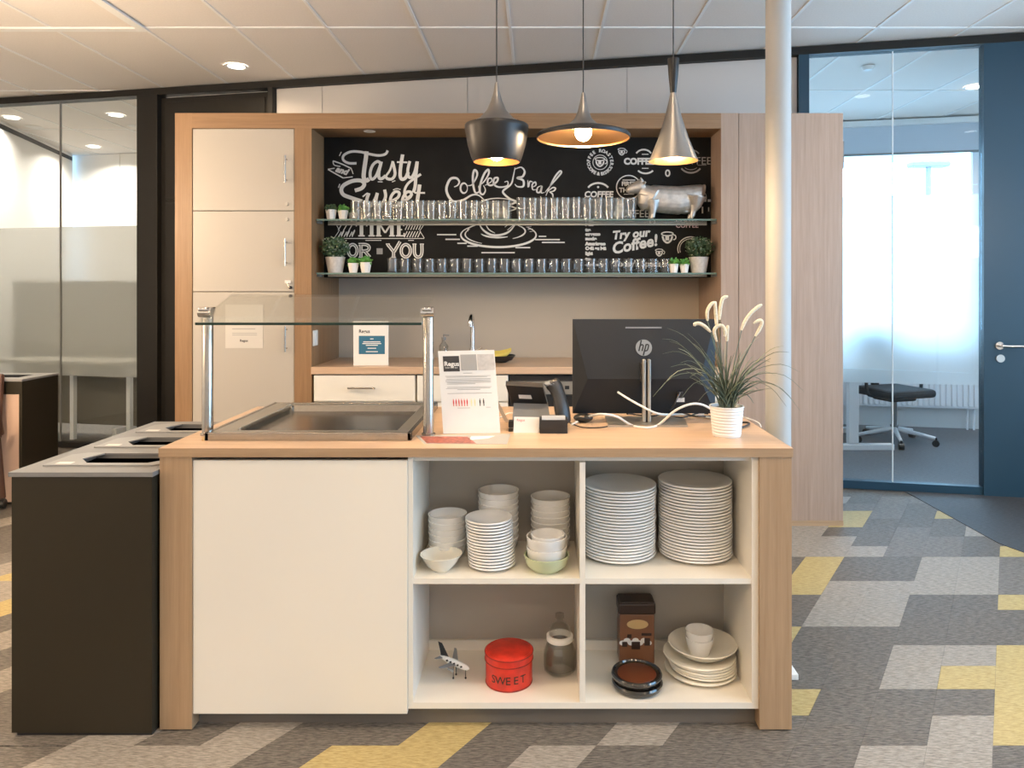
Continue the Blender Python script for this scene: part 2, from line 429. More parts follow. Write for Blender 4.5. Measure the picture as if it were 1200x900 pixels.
MB().box(-7.1, -2.57, 4.74, 4.80, CEIL-.012, CEIL).box(-2.63, -2.57, -3, 4.74, CEIL-.012, CEIL).build('ceiling_trim', 'ceiling_grid', ceiling)

# walls around the room that the camera does not look at, so that the light stays in
struct(MB().box(-7.2, 5.2, -3.3, -3.2, 0, CEIL).build('wall_front', 'white_paint'))
struct(MB().box(-5.45, -5.30, -3.2, 6.62, 0, CEIL).build('wall_left', 'white_paint'))
wr = MB()
wr.box(4.40, 4.52, -3.2, -1.2, 0, CEIL).box(4.40, 4.52, 3.4, 4.62, 0, CEIL).box(4.40, 4.52, -1.2, 3.4, 0, .45).box(4.40, 4.52, -1.2, 3.4, 2.95, CEIL)
struct(wr.build('wall_right', 'white_paint'))
win3 = MB()
for y in (-1.2, -.05, 1.1, 2.25, 3.34): win3.box(4.42, 4.48, y, y+.06, .45, 2.95)
win3.box(4.42, 4.48, -1.2, 3.4, .45, .50).box(4.42, 4.48, -1.2, 3.4, 2.90, 2.95)
w3 = struct(win3.build('window_3', 'white_metal'))
MB().box(4.445, 4.452, -1.2, 3.4, .50, 2.90).build('pane', 'pane', w3)
portal('window_portal', (4.54, 1.1, 1.70), (0, PI/2, 0), 2.5, 4.6)

# the glazed back wall ------------------------------------------------
UL0, UL1 = U(-260), U(166)
head = struct(wbox(U(-300), U(1420), -.05, .05, 3.052, CEIL-.002, 'trim_1', 'black_frame'))
# left glazing
w1 = struct(MB().box(U(-260), U(166), -.03, .03, 0, .045, 0, WMAT).build('window_1', 'black_frame'))
for a, b in ((-260, -75), (-74, 70.6), (71.4, 165.5)):
    wbox(U(a), U(b), -.006, .006, .045, 3.052, 'pane', 'pane', w1)
    wbox(U(a), U(b), .012, .016, .627, 1.945, 'frosted_film', 'frosted_film', w1)
wbox(U(70.4), U(71.6), -.007, .008, .045, 3.05, 'glazing_joint', 'grey_plastic', w1)
# dark door bay
wb = struct(MB().box(U(166), U(190), -.06, .06, 0, 3.052, .004, WMAT).box(U(318), U(324), -.06, .06, 0, 3.052, .004, WMAT).build('trim_2', 'black_frame'))
d1 = struct(wbox(U(190), U(318), -.01, .04, 0, 3.03, 'door_1', 'black_frame'))
for a, b, z0, z1 in ((196, 312, 2.16, 2.99), (196, 312, .1, 2.13)):
    wbox(U(a), U(b), -.022, -.01, z0, z1, 'door_panel', 'black_frame', d1, .003)
# white panels above the cabinets
wallb = struct(wbox(U(324), U(934), .01, .05, 0, 3.052, 'wall_back', 'grey_panel'))
ed = [324, 378, 548, 735, 934]
for a, b in zip(ed, ed[1:]):
    wbox(U(a)+.002, U(b)-.002, -.004, .01, 0, 3.05, 'panel', 'grey_panel', wallb)
# right glazing
w2 = struct(MB().box(U(935), U(947), -.05, .05, 0, 3.052, 0, WMAT).box(U(947), U(1150), -.03, .03, 0, .055, 0, WMAT).build('window_2', 'flare_blue'))
for a, b in ((947, 1045.6), (1046.4, 1150)):
    wbox(U(a), U(b), -.006, .006, .055, 3.052, 'pane', 'pane', w2)
    wbox(U(a), U(b)-(.012 if b == 1150 else 0), .012, .016, .738, 2.045, 'frosted_film', 'frosted_film_bright', w2)
wbox(U(1045.4), U(1046.6), -.0065, .0065, .055, 3.05, 'glazing_joint', 'white_plastic', w2)
# door on the right, with lever handle
d2 = struct(wbox(U(1150), U(1330), -.045, .045, 0, 3.052, 'door_2', 'flare_blue'))
def dw(px, py, v=-.045):
    u = U(px, v); p = WP(u, v, 0); return u, ZZ(py, p.y)
u, z = dw(1171, 405); hm = MB()
hm.cyl(WP(u, -.045, z), WP(u, -.055, z), .026, 24).cyl(WP(u, -.055, z), WP(u, -.095, z), .010)
hm.tube([WP(u, -.095, z), WP(u+.03, -.100, z), WP(u+.145, -.100, z)], .010, 12)
hm.build('door_handle', 'chrome', d2)
u, z = dw(1172, 420)
MB().cyl(WP(u, -.045, z), WP(u, -.055, z), .026, 24).build('lock_rosette', 'steel_soft', d2)

# rooms behind the glazing -----------------------------------------------
RB = 2.5
struct(wbox(U(-330, RB), U(330), RB, RB+.1, 0, CEIL, 'wall_meeting_room', 'white_paint'))
wl = struct(MB().prism([(-5.30, 6.70, 0), (-5.95, 9.28, 0), (-6.10, 9.28, 0), (-5.45, 6.66, 0)], (0, 0, CEIL)).build('wall_meeting_side', 'white_paint'))
MB().prism([(-5.29, 6.72, 3.03), (-5.94, 9.26, 3.03), (-5.96, 9.26, 3.03), (-5.31, 6.72, 3.03)], (0, 0, .045)).build('curtain_rail', 'black_frame', wl)
for px in (33, 139.5):        # upright joints of the wall panels
    if px > 72: wbox(U(px, RB)-.012, U(px, RB)+.012, RB-.008, RB, 0, CEIL, 'panel_joint', 'white_plastic', bpy.data.objects['wall_meeting_room'])
struct(wbox(U(300), U(300)+.1, .06, RB, 0, CEIL, 'wall_partition', 'white_paint'))
struct(wbox(U(930), U(930)+.08, .06, RB, 0, CEIL, 'wall_office_side', 'white_paint'))
struct(wbox(4.9, 5.0, -.1, RB, 0, CEIL, 'wall_office_end', 'white_paint'))
# office back wall with its window
ow = MB()
UW0, UW1 = U(890, RB), U(1148, RB)
ow.box(U(935), UW0, RB, RB+.15, 0, CEIL, 0, WMAT).box(UW1, 5.0, RB, RB+.15, 0, CEIL, 0, WMAT)
ow.box(UW0, UW1, RB, RB+.15, 0, .82, 0, WMAT).box(UW0, UW1, RB, RB+.15, 3.03, CEIL, 0, WMAT)
struct(ow.build('wall_office_back', 'white_paint'))
wf = MB().box(UW0, UW1, RB+.04, RB+.10, .82, .87, 0, WMAT).box(UW1-.05, UW1, RB+.04, RB+.10, .87, 3.0, 0, WMAT).box(UW0, UW0+.05, RB+.04, RB+.10, .87, 3.0, 0, WMAT).box(UW0, UW1, RB+.04, RB+.10, 2.98, 3.03, 0, WMAT)
w4 = struct(wf.build('window_4', 'white_metal'))
wbox(UW0+.05, UW1-.05, RB+.065, RB+.073, .87, 2.98, 'pane', 'pane', w4)
MB().box(UW0-.03, UW1+.03, RB-.14, RB+.03, .80, .825, .004, WMAT).build('window_sill', 'white_metal', w4)
c = WP((UW0+UW1)/2, RB+.16, 1.93)
portal('office_window_portal', c, (-PI/2, 0, WA), UW1-UW0, 2.2)
bl = thing('roller_blind', 'pale blue roller blind half pulled down at the office window', 'blind', WP((UW0+UW1)/2, RB-.04, 2.74))
MB().box(UW0, UW1, RB-.045, RB-.042, 2.77, 3.04, 0, WMAT).build('cloth', 'blind', bl)
MB().box(UW0, UW1, RB-.055, RB-.035, 2.748, 2.77, 0, WMAT).build('hem_bar', 'grey_plastic', bl)
MB().box(UW0, UW1, RB-.085, RB-.001, 3.04, 3.10, .006, WMAT).build('cassette', 'white_plastic', bl)
# outside
struct(MB().box(-40, 70, 11.0, 90, -3.2, -3.0).build('ground_outside', 'bounce_paving'))
p = W(1088, 228, 21.0)
sl = thing('street_lamp', 'tall street lamp standing outside the office window', 'street lamp', (p.x, 21.0, -3.0))
MB().tube([(p.x, 21, -3), (p.x, 21, ZZ(196, 21))], [.11, .07], 12).build('pole', 'grey_plastic', sl)
q = ZZ(194, 21)
MB().box(p.x-.55, p.x+.55, 20.8, 21.2, q-.05, q+.10, .04).build('lamp_head', 'grey_plastic', sl)

# ceiling downlights ------------------------------------------------------
rim_me = MB().lathe([(.062, .0), (.078, -.006), (.088, -.004), (.088, .0)], seg=32).mesh('rim', 'ceiling_grid')
glow_me = MB().lathe([(0, -.002), (.060, -.002), (.066, .0)], seg=32).mesh('lens', 'lamp_glow')
def downlight(x, y, label, group=None, power=1.0, warm=WARM, spread=150):
    t = thing('ceiling_downlight', label, 'downlight', (x, y, CEIL-.0005), 0, group)
    inst('rim', rim_me, t); inst('lens', glow_me, t)
    l = bpy.data.lights.new('downlight_lamp', 'AREA'); l.shape = 'DISK'; l.size = .13; l.energy = LAMP_W*power; l.color = warm; l.spread = math.radians(spread)
    o = bpy.data.objects.new('downlight_lamp', l); COL.objects.link(o); o.parent = t; o.location = (0, 0, -.012)
    return t
downlight(XX(277, 5.59), 5.59, 'round recessed ceiling downlight near the dark door', None, .55)
k_ = 0
for x in (-3.5, -1.7, .1, 1.9, 3.4):
    for y in (-1.9, -.1, 1.55):
        downlight(x, y, 'recessed ceiling downlight before the counter, %s row, %s from the left' % ({-1.9: 'rear', -.1: 'middle', 1.55: 'front'}[y], ORD[(-3.5, -1.7, .1, 1.9, 3.4).index(x)]), 'ceiling downlights before the counter', 1.0)
for x in (-3.9, 2.3): downlight(x, 3.6, 'round recessed ceiling downlight beside the counter %s' % ('on the bin side' if x < 0 else 'on the plant side'), None, .8)
for px, py, lab in ((14, 138, 'leftmost lit downlight in the meeting room ceiling'), (136, 135, 'largest lit downlight in the meeting room ceiling by the dark frame'), (110, 172, 'lit downlight in the meeting room ceiling next to the back wall')):
    d = 1.71*F/(CY-py); downlight(XX(px, d), d, lab, None, 2.4, (1, .90, .78))
for px, py in ((40, 149), (160, 148)):
    d = 1.71*F/(CY-py); tag(inst('ceiling_speaker', MB().lathe([(0, -.004), (.07, -.004), (.085, 0)], seg=24).mesh('ceiling_speaker', 'ceiling_grid'), None, (XX(px, d), d, CEIL)), 'flat round unlit ceiling speaker in the meeting room, %s one' % ('left' if px < 100 else 'right'), 'speaker')
d = 1.71*F/(CY-102); downlight(XX(1142, d), d, 'lit downlight in the office ceiling beside the right-hand door', None, 2.0, (.95, .97, 1.0))
d = 1.71*F/(CY-78)
tag(inst('smoke_detector', MB().lathe([(0, -.03), (.03, -.028), (.045, -.012), (.05, 0)], seg=24).mesh('smoke_detector', 'white_plastic'), None, (XX(1017, d), d, CEIL)), 'small white smoke detector on the office ceiling', 'smoke detector')

# unseen opal globes, hung and on stands, added to brighten room and ceiling
def fill_hung_globe(x, y, label):
    z = 2.33
    t = thing('fill_hung_globe', label, 'lamp', (x, y, z-.15))
    MB().ball((x, y, z), .15, (1, 1, 1), 24, 14).build('globe', 'fill_globe_glow', t)
    MB().tube([(x, y, z+.17), (x, y, CEIL-.02)], .003, 8).build('cord', 'black_plastic', t)
    MB().cyl((x, y, z+.145), (x, y, z+.18), .03).build('socket', 'black_plastic', t)
    MB().lathe([(0, -.02), (.05, -.02), (.055, -.0005), (0, -.0005)], (x, y, CEIL), 20).build('ceiling_cup', 'black_plastic', t)
def fill_stand_globe(x, y, label, m='fill_stand_glow'):  # out-of-view globe on a stand, added as fill light
    z = 1.98; r = .20
    t = thing('fill_stand_globe', label, 'added lamp', (x, y, 0))
    MB().ball((x, y, z), r, (1, 1, 1), 24, 14).build('globe', m, t)
    MB().tube([(x, y, .02), (x, y, z-r-.03)], .012, 12).build('pole', 'black_plastic', t)
    MB().cyl((x, y, z-r-.04), (x, y, z-r+.004), .04).build('socket', 'black_plastic', t)
    MB().lathe([(0, 0), (.16, 0), (.16, .012), (.02, .022), (0, .022)], (x, y, 0), 28).build('base', 'black_plastic', t)
fill_hung_globe(-.3, .75, 'added fill-light globe hung before the middle of the counter')
fill_hung_globe(-2.7, -1.2, 'added fill-light globe hung at the room front, bin side')
fill_hung_globe(2.1, -1.2, 'added fill-light globe hung at the room front, window side')
fill_stand_globe(-3.05, 3.15, 'added fill-light globe on a stand left of the recycling station')
fill_stand_globe(-4.4, .6, 'added fill-light globe on a stand by the left wall at the room front')
fill_stand_globe(2.95, 2.95, 'added fill-light globe on a stand between counter and right-hand door', 'fill_cool_glow')
fill_stand_globe(3.6, .2, 'added fill-light globe on a stand by the right window at the room front', 'fill_cool_glow')

# ------------------------------------------------------------------ wall cabinets with the coffee niche
D0 = 4.28                                           # front plane of the cabinets
def CXp(px): return XX(px, D0)
def CZ(py): return ZZ(py, D0)
BK = 4.87
top_z, soff_z = CZ(132.5), CZ(151)
cab = thing('tall_cabinet', 'tall oak wall cabinet surround with cream doors and open coffee niche', 'cabinet', (0, D0, 0))
xL, xa, xb, xn0, xn1, xr, xR = CXp(205), CXp(225), CXp(345), CXp(365), CXp(845), CXp(866), CXp(988)
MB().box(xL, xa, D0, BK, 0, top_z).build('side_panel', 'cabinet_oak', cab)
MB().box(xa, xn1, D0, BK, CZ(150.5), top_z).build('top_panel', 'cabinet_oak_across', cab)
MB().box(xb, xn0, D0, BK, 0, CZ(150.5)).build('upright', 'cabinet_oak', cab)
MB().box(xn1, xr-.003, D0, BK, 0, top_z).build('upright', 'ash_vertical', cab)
MB().box(xn0, xn1, BK, BK+.03, 0, CZ(150.5)).build('back_panel', 'backsplash', cab)
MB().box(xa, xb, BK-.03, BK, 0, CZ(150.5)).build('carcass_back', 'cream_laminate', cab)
# cream doors
rows = [(150.5, 247), (247, 342), (342, 545), (545, 612)]
def bar_handle(parent, x, z0, z1, y, m='steel'):
    mb = MB().tube([(x, y-.035, z0), (x, y-.035, z1)], .0055, 10)
    for z in (z0+.02, z1-.02): mb.cyl((x, y, z), (x, y-.035, z), .004, 10)
    return mb.build('handle', m, parent)
hz = [(183, 215), (280, 312), (382, 412), None]
for i, (a, b) in enumerate(rows):
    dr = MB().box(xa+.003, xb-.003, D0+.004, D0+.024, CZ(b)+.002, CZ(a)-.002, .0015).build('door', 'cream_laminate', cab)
    if hz[i]: bar_handle(dr, CXp(336), CZ(hz[i][1]), CZ(hz[i][0]), D0+.004)
    for ly in {0: (239,), 1: (257, 337), 2: (347,)}.get(i, ()):
        lx = CXp(336 if ly < 300 else 340.5); lz = CZ(ly)
        MB().cyl((lx, D0+.004, lz), (lx, D0-.004, lz), .010, 18).build('lock', 'black_plastic' if ly > 300 else 'steel_soft', dr)
MB().box(xa+.003, xb-.003, D0+.03, D0+.05, 0, CZ(612)).build('plinth', 'kick', cab)
# tall ash door on the right
tdr = MB().box(xr, xR-.02, D0, D0+.022, .03, top_z, .001).build('door', 'ash_vertical', cab)
MB().box(xr, xR-.02, D0+.03, BK, 0, top_z-.003).build('carcass', 'ash_vertical', cab)
MB().box(xR-.02, xR, D0+.002, BK, 0, top_z).build('side_panel', 'ash_vertical', cab)
MB().box(xR, xR+.010, D0+.01, D0+.06, CZ(197), CZ(165)).build('hinge_plate', 'grey_top', cab)
MB().box(xr, xR, D0-.004, D0+.02, 0, .030).build('plinth', 'oak_across', cab)
# back worktop and drawers in the niche
wt = thing('back_worktop', 'oak worktop running along the niche under the glass shelves', 'worktop', (0, D0, 0))
zt = CZ(430)
MB().box(xn0, xn1, D0-.01, BK, zt-.042, zt, .002).build('worktop', 'worktop_oak', wt)
base_z1 = zt-.05
def unit(px0, px1, label, faces, name='drawer_unit'):
    t = thing(name, label, 'cabinet', ((CXp(px0)+CXp(px1))/2, D0, 0))
    MB().box(CXp(px0)+.002, CXp(px1)-.002, D0+.022, BK-.02, .08, base_z1).build('body', 'white_laminate', t)
    for z0, z1, hpx in faces:
        f = MB().box(CXp(px0)+.004, CXp(px1)-.004, D0, D0+.02, z0, z1, .0015).build('drawer_front', 'white_laminate', t)
        if hpx:
            x0, x1 = CXp(hpx[0]), CXp(hpx[1]); z = CZ(454)
            mb = MB().tube([(x0, D0-.035, z), (x1, D0-.035, z)], .0055, 10)
            for x in (x0+.02, x1-.02): mb.cyl((x, D0, z), (x, D0-.035, z), .004, 10)
            mb.build('handle', 'steel', f)
    MB().box(CXp(px0)+.002, CXp(px1)-.002, D0+.05, D0+.07, 0, .08).build('plinth', 'kick', t)
    return t
unit(367, 487, 'white drawer unit with steel bar handle under the back worktop', [(CZ(470), base_z1, (409, 441)), (.42, CZ(472), None), (.09, .415, None)])
unit(488, 596, 'white drawer unit behind the sign under the back worktop', [(CZ(470), base_z1, None), (.09, CZ(472), None)])
dw_ = thing('dishwasher', 'black and silver built-in dishwasher under the back worktop', 'dishwasher', (CXp(655), D0, 0))
MB().box(CXp(597), CXp(716), D0+.02, BK-.02, .08, base_z1).build('body', 'black_plastic', dw_)
fp = MB().box(CXp(598), CXp(715), D0-.004, D0+.02, CZ(462), CZ(447)).build('control_panel', 'steel_soft', dw_)
MB().box(CXp(662), CXp(667), D0-.008, D0-.004, CZ(456), CZ(452)).build('display', 'black_plastic', fp)
MB().box(CXp(598), CXp(715), D0-.002, D0+.02, .09, CZ(463)).build('door', 'black_plastic', dw_)
MB().box(CXp(598), CXp(715), D0+.05, D0+.06, 0, .08).build('plinth', 'kick', dw_)
unit(717, 843, 'white drawer unit behind the monitor under the back worktop', [(CZ(470), base_z1, None), (.09, CZ(472), None)])
# light switch on the niche's left cheek
sw = thing('light_switch', 'white light switch on the oak cheek of the niche', 'switch', (xn0, 4.34, ZZ(395, 4.34)))
MB().box(xn0, xn0+.008, 4.30, 4.38, ZZ(405, 4.34), ZZ(387, 4.34), .003).build('plate', 'white_plastic', sw)
MB().box(xn0+.008, xn0+.012, 4.32, 4.36, ZZ(402, 4.34), ZZ(390, 4.34), .002).build('rocker', 'white_plastic', sw)
# small downlight in the niche soffit
nd = thing('niche_spotlight', 'tiny recessed spotlight in the oak soffit above the chalkboard', 'spotlight', (XX(433, 4.36), 4.36, CZ(150.5)))
MB().lathe([(.016, 0), (.034, -.002), (.036, 0)], (XX(433, 4.36), 4.36, CZ(150.5)), 20).build('rim', 'white_plastic', nd)
MB().lathe([(0, -.001), (.016, -.001)], (XX(433, 4.36), 4.36, CZ(150.5)), 20).build('lens', 'white_plastic', nd)

# ------------------------------------------------------------------ chalkboard
DB = 4.525
cb = thing('chalkboard', 'long black chalkboard with white coffee lettering behind the glass shelves', 'chalkboard', (0, DB, ZZ(321, DB)))
MB().box(xn0+.002, xn1-.002, DB, BK-.002, ZZ(325, DB), CZ(150.5)-.002).build('board', 'chalkboard', cb)
EXB, EYB = Vector((1, 0, 0)), Vector((0, 0, 1))
def bpt(px, py): return Vector((XX(px, DB), ZZ(py, DB)))
ORG = Vector((0, DB, 0))
class Sheet:
    """strokes written in the pixel frame of a close-up (x0, y0, scale)"""
    def __init__(s, x0, y0, sc): s.x0, s.y0, s.sc = x0, y0, sc; s.k = DB/F/sc
    def p(s, x, y): return bpt(s.x0+x/s.sc, s.y0+y/s.sc)
    n = 0
    def stroke(s, mb, pts, wd, lift=.0012, sm=True, taper=False):
        Sheet.n = (Sheet.n+1) % 12; lift += .00004*Sheet.n
        q = [s.p(*a) for a in pts]; q = smoothpath(q, 6) if sm and len(q) > 2 else q
        mb.ribbon(q, wd*s.k, ORG, EXB, EYB, lift, taper)
    def ell(s, cx, cy, rx, ry, a0=0, a1=360, n=28): return [(cx+rx*math.cos(math.radians(a0+(a1-a0)*i/n)), cy-ry*math.sin(math.radians(a0+(a1-a0)*i/n))) for i in range(n+1)]
    def text(s, txt, x, y, hgt, m='chalk', align='LEFT', bold=0, shear=0, rot=0, spacing=1.0, lift=.0012):
        o2 = s.p(x, y); a = math.radians(rot); ex = Vector((math.cos(a), 0, math.sin(a))); ey = Vector((-math.sin(a), 0, math.cos(a)))
        return textmesh(txt, hgt*s.k/.70, m, 'lettering', Vector((o2.x, DB, o2.y)), ex, ey, align, bold*s.k, shear, lift, spacing)
S1 = Sheet(375, 165, 9.0)
mb = MB()
for pts, wd in [
    ([(385, 238), (300, 235), (245, 200), (255, 150), (330, 115), (430, 118), (520, 140), (620, 155), (690, 140), (714, 103)], 26),
    ([(492, 112), (482, 200), (466, 310), (462, 390), (488, 420), (518, 402)], 44),
    ([(640, 240), (610, 218), (562, 250), (532, 320), (532, 385), (555, 405), (592, 370), (625, 290), (645, 225)], 30), ([(648, 220), (622, 330), (625, 392), (655, 398), (692, 368)], 32),
    ([(688, 380), (738, 310), (768, 215)], 22), ([(766, 218), (786, 300), (790, 360), (760, 402), (712, 400), (690, 372)], 30),
    ([(872, 145), (852, 270), (846, 370), (866, 405), (902, 390), (932, 330)], 36), ([(812, 225), (922, 228)], 18),
    ([(948, 215), (926, 310), (936, 380), (970, 382), (1002, 320), (1022, 225)], 30), ([(1026, 218), (1012, 360), (1004, 480), (985, 545)], 34),
    ([(1065, 352), (1000, 395), (935, 445), (900, 500), (893, 560), (925, 600), (975, 560)], 26),
    ([(368, 525), (440, 500), (468, 455), (430, 420), (340, 425), (250, 470), (225, 520), (250, 570), (330, 602), (445, 640)], 40),
    ([(450, 590), (500, 552)], 16), ([(516, 552), (492, 640), (530, 690), (585, 610), (606, 550)], 34), ([(606, 552), (590, 650), (630, 690), (690, 600), (682, 515)], 32),
    ([(740, 645), (820, 600), (835, 548), (792, 538), (750, 590), (745, 660), (790, 700), (850, 650)], 30), ([(868, 645), (950, 595), (962, 548), (920, 540), (880, 590), (870, 660), (920, 700)], 30),
    ([(1052, 462), (1036, 570), (1018, 690)], 38), ([(998, 548), (1108, 550)], 18),
    ([(205, 160), (225, 118)], 9), ([(195, 495), (210, 455)], 9), ([(610, 432), (660, 434)], 9), ([(760, 435), (795, 420)], 9), ([(770, 520), (810, 505), (850, 515)], 9),
    ([(138, 212), (230, 245), (330, 292)], 13), ([(85, 302), (160, 345), (245, 392)], 13), ([(138, 212), (150, 255), (215, 272)], 10), ([(85, 300), (155, 290)], 10), ([(245, 392), (345, 380)], 10), ([(330, 292), (350, 350)], 9)]:
    S1.stroke(mb, pts, wd)
mb.build('tasty_sweet_lettering', 'chalk', cb)
join('banner_word', [S1.text('and', 160, 322, 62, bold=5, shear=.3, rot=-17)], cb)
# TIME banner and FOR YOU
S3 = Sheet(370, 225, 8.57)
mb = MB(); dk = MB()
def slab(strokes, wd):
    for pts in strokes: S3.stroke(mb, pts, wd, sm=False)
slab([[(460, 318), (460, 440)], [(562, 318), (562, 440)], [(632, 318), (632, 440)], [(765, 318), (765, 440)], [(835, 318), (835, 440)]], 36)
slab([[(405, 318), (516, 318)], [(428, 440), (492, 440)], [(530, 318), (594, 318)], [(530, 440), (594, 440)], [(606, 318), (650, 318)], [(748, 318), (790, 318)], [(606, 440), (660, 440)], [(738, 440), (794, 440)], [(806, 318), (886, 318)], [(806, 440), (890, 440)], [(835, 378), (868, 378)], [(884, 318), (884, 344)], [(888, 440), (888, 412)], [(408, 318), (408, 345)], [(513, 318), (513, 345)]], 13)
slab([[(640, 318), (698, 410)], [(758, 318), (698, 410)]], 18)
slab([[(270, 467), (1090, 467)], [(195, 305), (238, 385), (190, 458)], [(1085, 330), (1045, 390), (1090, 462)], [(500, 486), (660, 486)], [(930, 486), (985, 486)]], 7)
for i in range(6): slab([[(240+i*27+18, 330+(i % 2)*50), (240+i*27-14, 385+(i % 2)*50)], [(240+i*27+18, 400-(i % 2)*10), (240+i*27-10, 450)]], 9)
for i in range(6): slab([[(905+i*27+22, 318), (905+i*27-6, 380)], [(905+i*27+14, 395), (905+i*27-16, 455)]], 9)
for pts, sm in [([(270, 520), (270, 655)], 0), ([(270, 525), (330, 525)], 0), ([(270, 585), (315, 585)], 0), (S3.ell(372, 588, 44, 60), 1), ([(455, 520), (455, 655)], 0), ([(430, 528), (500, 528), (535, 548), (530, 580), (495, 592), (455, 592)], 1), ([(490, 592), (545, 655)], 0),
            ([(722, 525), (782, 600), (782, 655)], 0), ([(848, 498), (788, 600)], 0), (S3.ell(905, 590, 46, 62), 1), ([(992, 525), (992, 610), (1012, 648), (1048, 648), (1066, 610), (1066, 525)], 1)]:
    S3.stroke(mb, pts, 32, sm=bool(sm)); S3.stroke(dk, pts, 7, lift=.0017, sm=bool(sm))
slab([[(430, 655), (480, 655)], [(705, 523), (745, 523)], [(758, 657), (806, 657)], [(972, 524), (1012, 524)], [(1046, 524), (1086, 524)]], 11)
mb.build('time_for_you_lettering', 'chalk', cb)
dk.build('letter_inlines', 'chalkboard', cb)
MB().ribbon([S3.p(612, 595), S3.p(672, 595)], 60*S3.k, ORG, EXB, EYB, .0012).build('bullet', 'chalk_dim', cb)
# coffee break and cup
S8 = Sheet(505, 175, 6.92)
mb = MB()
for pts, wd in [
    ([(188, 305), (216, 292), (230, 262), (205, 234), (160, 240), (132, 290), (127, 340), (150, 392), (188, 425), (260, 412), (330, 372), (385, 372), (435, 415)], 20),
    (S8.ell(268, 315, 28, 40), 15), ([(295, 295), (335, 285), (372, 220), (372, 182), (352, 170), (340, 220), (345, 300), (362, 352), (392, 340), (386, 300)], 17),
    ([(386, 300), (432, 260), (468, 200), (464, 165), (432, 200), (402, 280), (397, 345), (422, 366), (442, 332), (426, 292)], 17),
    ([(440, 292), (490, 262), (490, 236), (466, 240), (460, 280), (490, 292), (535, 262), (542, 232), (515, 236), (508, 275), (535, 302), (582, 306), (622, 292), (622, 260), (596, 266)], 15),
    ([(682, 148), (668, 220), (650, 282), (590, 332), (590, 358), (640, 402), (690, 425), (640, 455), (690, 480), (640, 500)], 16),
    ([(682, 160), (732, 146), (760, 180), (742, 222), (700, 232), (748, 252), (748, 300), (702, 302), (680, 282)], 17),
    ([(785, 250), (790, 305), (802, 262), (826, 266)], 13), ([(815, 310), (850, 292), (846, 266), (822, 285), (826, 326), (856, 326)], 12), ([(897, 295), (866, 310), (860, 346), (885, 346), (900, 300), (895, 352), (918, 350)], 13),
    ([(925, 350), (965, 300), (1030, 225), (1058, 188), (1044, 178), (1005, 225), (960, 310), (932, 378)], 14), ([(945, 345), (985, 312), (1010, 316), (995, 338), (960, 345)], 12), ([(960, 345), (985, 362), (990, 392)], 12),
    (S8.ell(548, 695, 305, 98, 140, 400), 17), (S8.ell(548, 690, 270, 84, 150, 240), 10), (S8.ell(560, 665, 205, 68, -60, 45), 12), (S8.ell(548, 670, 150, 45, 200, 300), 14),
    ([(385, 590), (420, 650), (485, 692), (565, 694), (640, 662), (695, 590)], 17), ([(440, 600), (470, 650), (520, 680)], 9), (S8.ell(548, 655, 250, 60, 130, 190), 10),
    (S8.ell(545, 455, 155, 58), 9), ([(600, 630), (640, 600)], 12), ([(620, 655), (675, 610)], 14), ([(770, 630), (815, 625)], 9), ([(785, 650), (825, 645)], 9), ([(800, 668), (830, 664)], 9)]:
    S8.stroke(mb, pts, wd, taper=True)
for a, b, y in ((50, 205, 692), (118, 235, 730), (215, 290, 762), (295, 380, 785), (410, 680, 838), (685, 805, 797), (845, 1045, 732), (875, 935, 706), (900, 1085, 755)):
    S8.stroke(mb, [(a, y), (b, y)], 10)
mb.build('coffee_break_drawing', 'chalk', cb)
# coffee emblems on the right
S5 = Sheet(675, 165, 7.06)
S6 = Sheet(675, 245, 7.06)
mb = MB(); tx = []
def flush(name, letters, m='chalk'):
    """one emblem = its drawing and its lettering"""
    global mb, tx
    par = None
    if mb.bm.verts: par = mb.build(name, m, cb)
    else: mb.bm.free()
    if tx: join(letters, tx, cb)
    mb = MB(); tx = []
def arctext(S, txt, cx, cy, r, a0, a1, hgt, inside=False, bold=1.5):
    n = len(txt)
    for i, ch in enumerate(txt):
        if ch == ' ': continue
        a = a0+(a1-a0)*i/max(1, n-1); x = cx+r*math.cos(math.radians(a)); y = cy-r*math.sin(math.radians(a))
        tx.append(S.text(ch, x, y, hgt, align='CENTER', bold=bold, rot=(a+90 if inside else a-90)))
def cup(S, cx, cy, s):
    S.stroke(mb, S.ell(cx, cy-.34*s, .5*s, .16*s), .10*s)
    S.stroke(mb, [(cx-.42*s, cy-.15*s), (cx-.30*s, cy+.22*s), (cx, cy+.42*s), (cx+.30*s, cy+.22*s), (cx+.42*s, cy-.15*s)], .16*s)
    S.stroke(mb, [(cx-.18*s, cy), (cx+.15*s, cy)], .45*s)
    S.stroke(mb, S.ell(cx+.56*s, cy-.05*s, .17*s, .2*s, -110, 110), .09*s)
S5.stroke(mb, S5.ell(200, 178, 60, 60), 5); cup(S5, 198, 178, 78)
arctext(S5, 'COFFEE ROASTERS', 200, 178, 84, 205, -25, 26); arctext(S5, 'CAFE & BISTRO', 200, 178, 108, 215, 325, 26, True)
flush('round_emblem', 'ring_lettering')
cup(S5, 378, 92, 60); flush('cup_drawing', '')
S5.stroke(mb, S5.ell(560, 135, 70, 62, 30, 150), 13); S5.stroke(mb, [(545, 112), (600, 112)], 7); flush('emblem_arc', '')
S5.stroke(mb, S5.ell(575, 215, 75, 55, 215, 325), 14); S5.stroke(mb, [(545, 228), (600, 228)], 7)
tx.append(S5.text('COFFEE', 396, 194, 50, bold=4)); flush('emblem_arc', 'emblem_lettering')
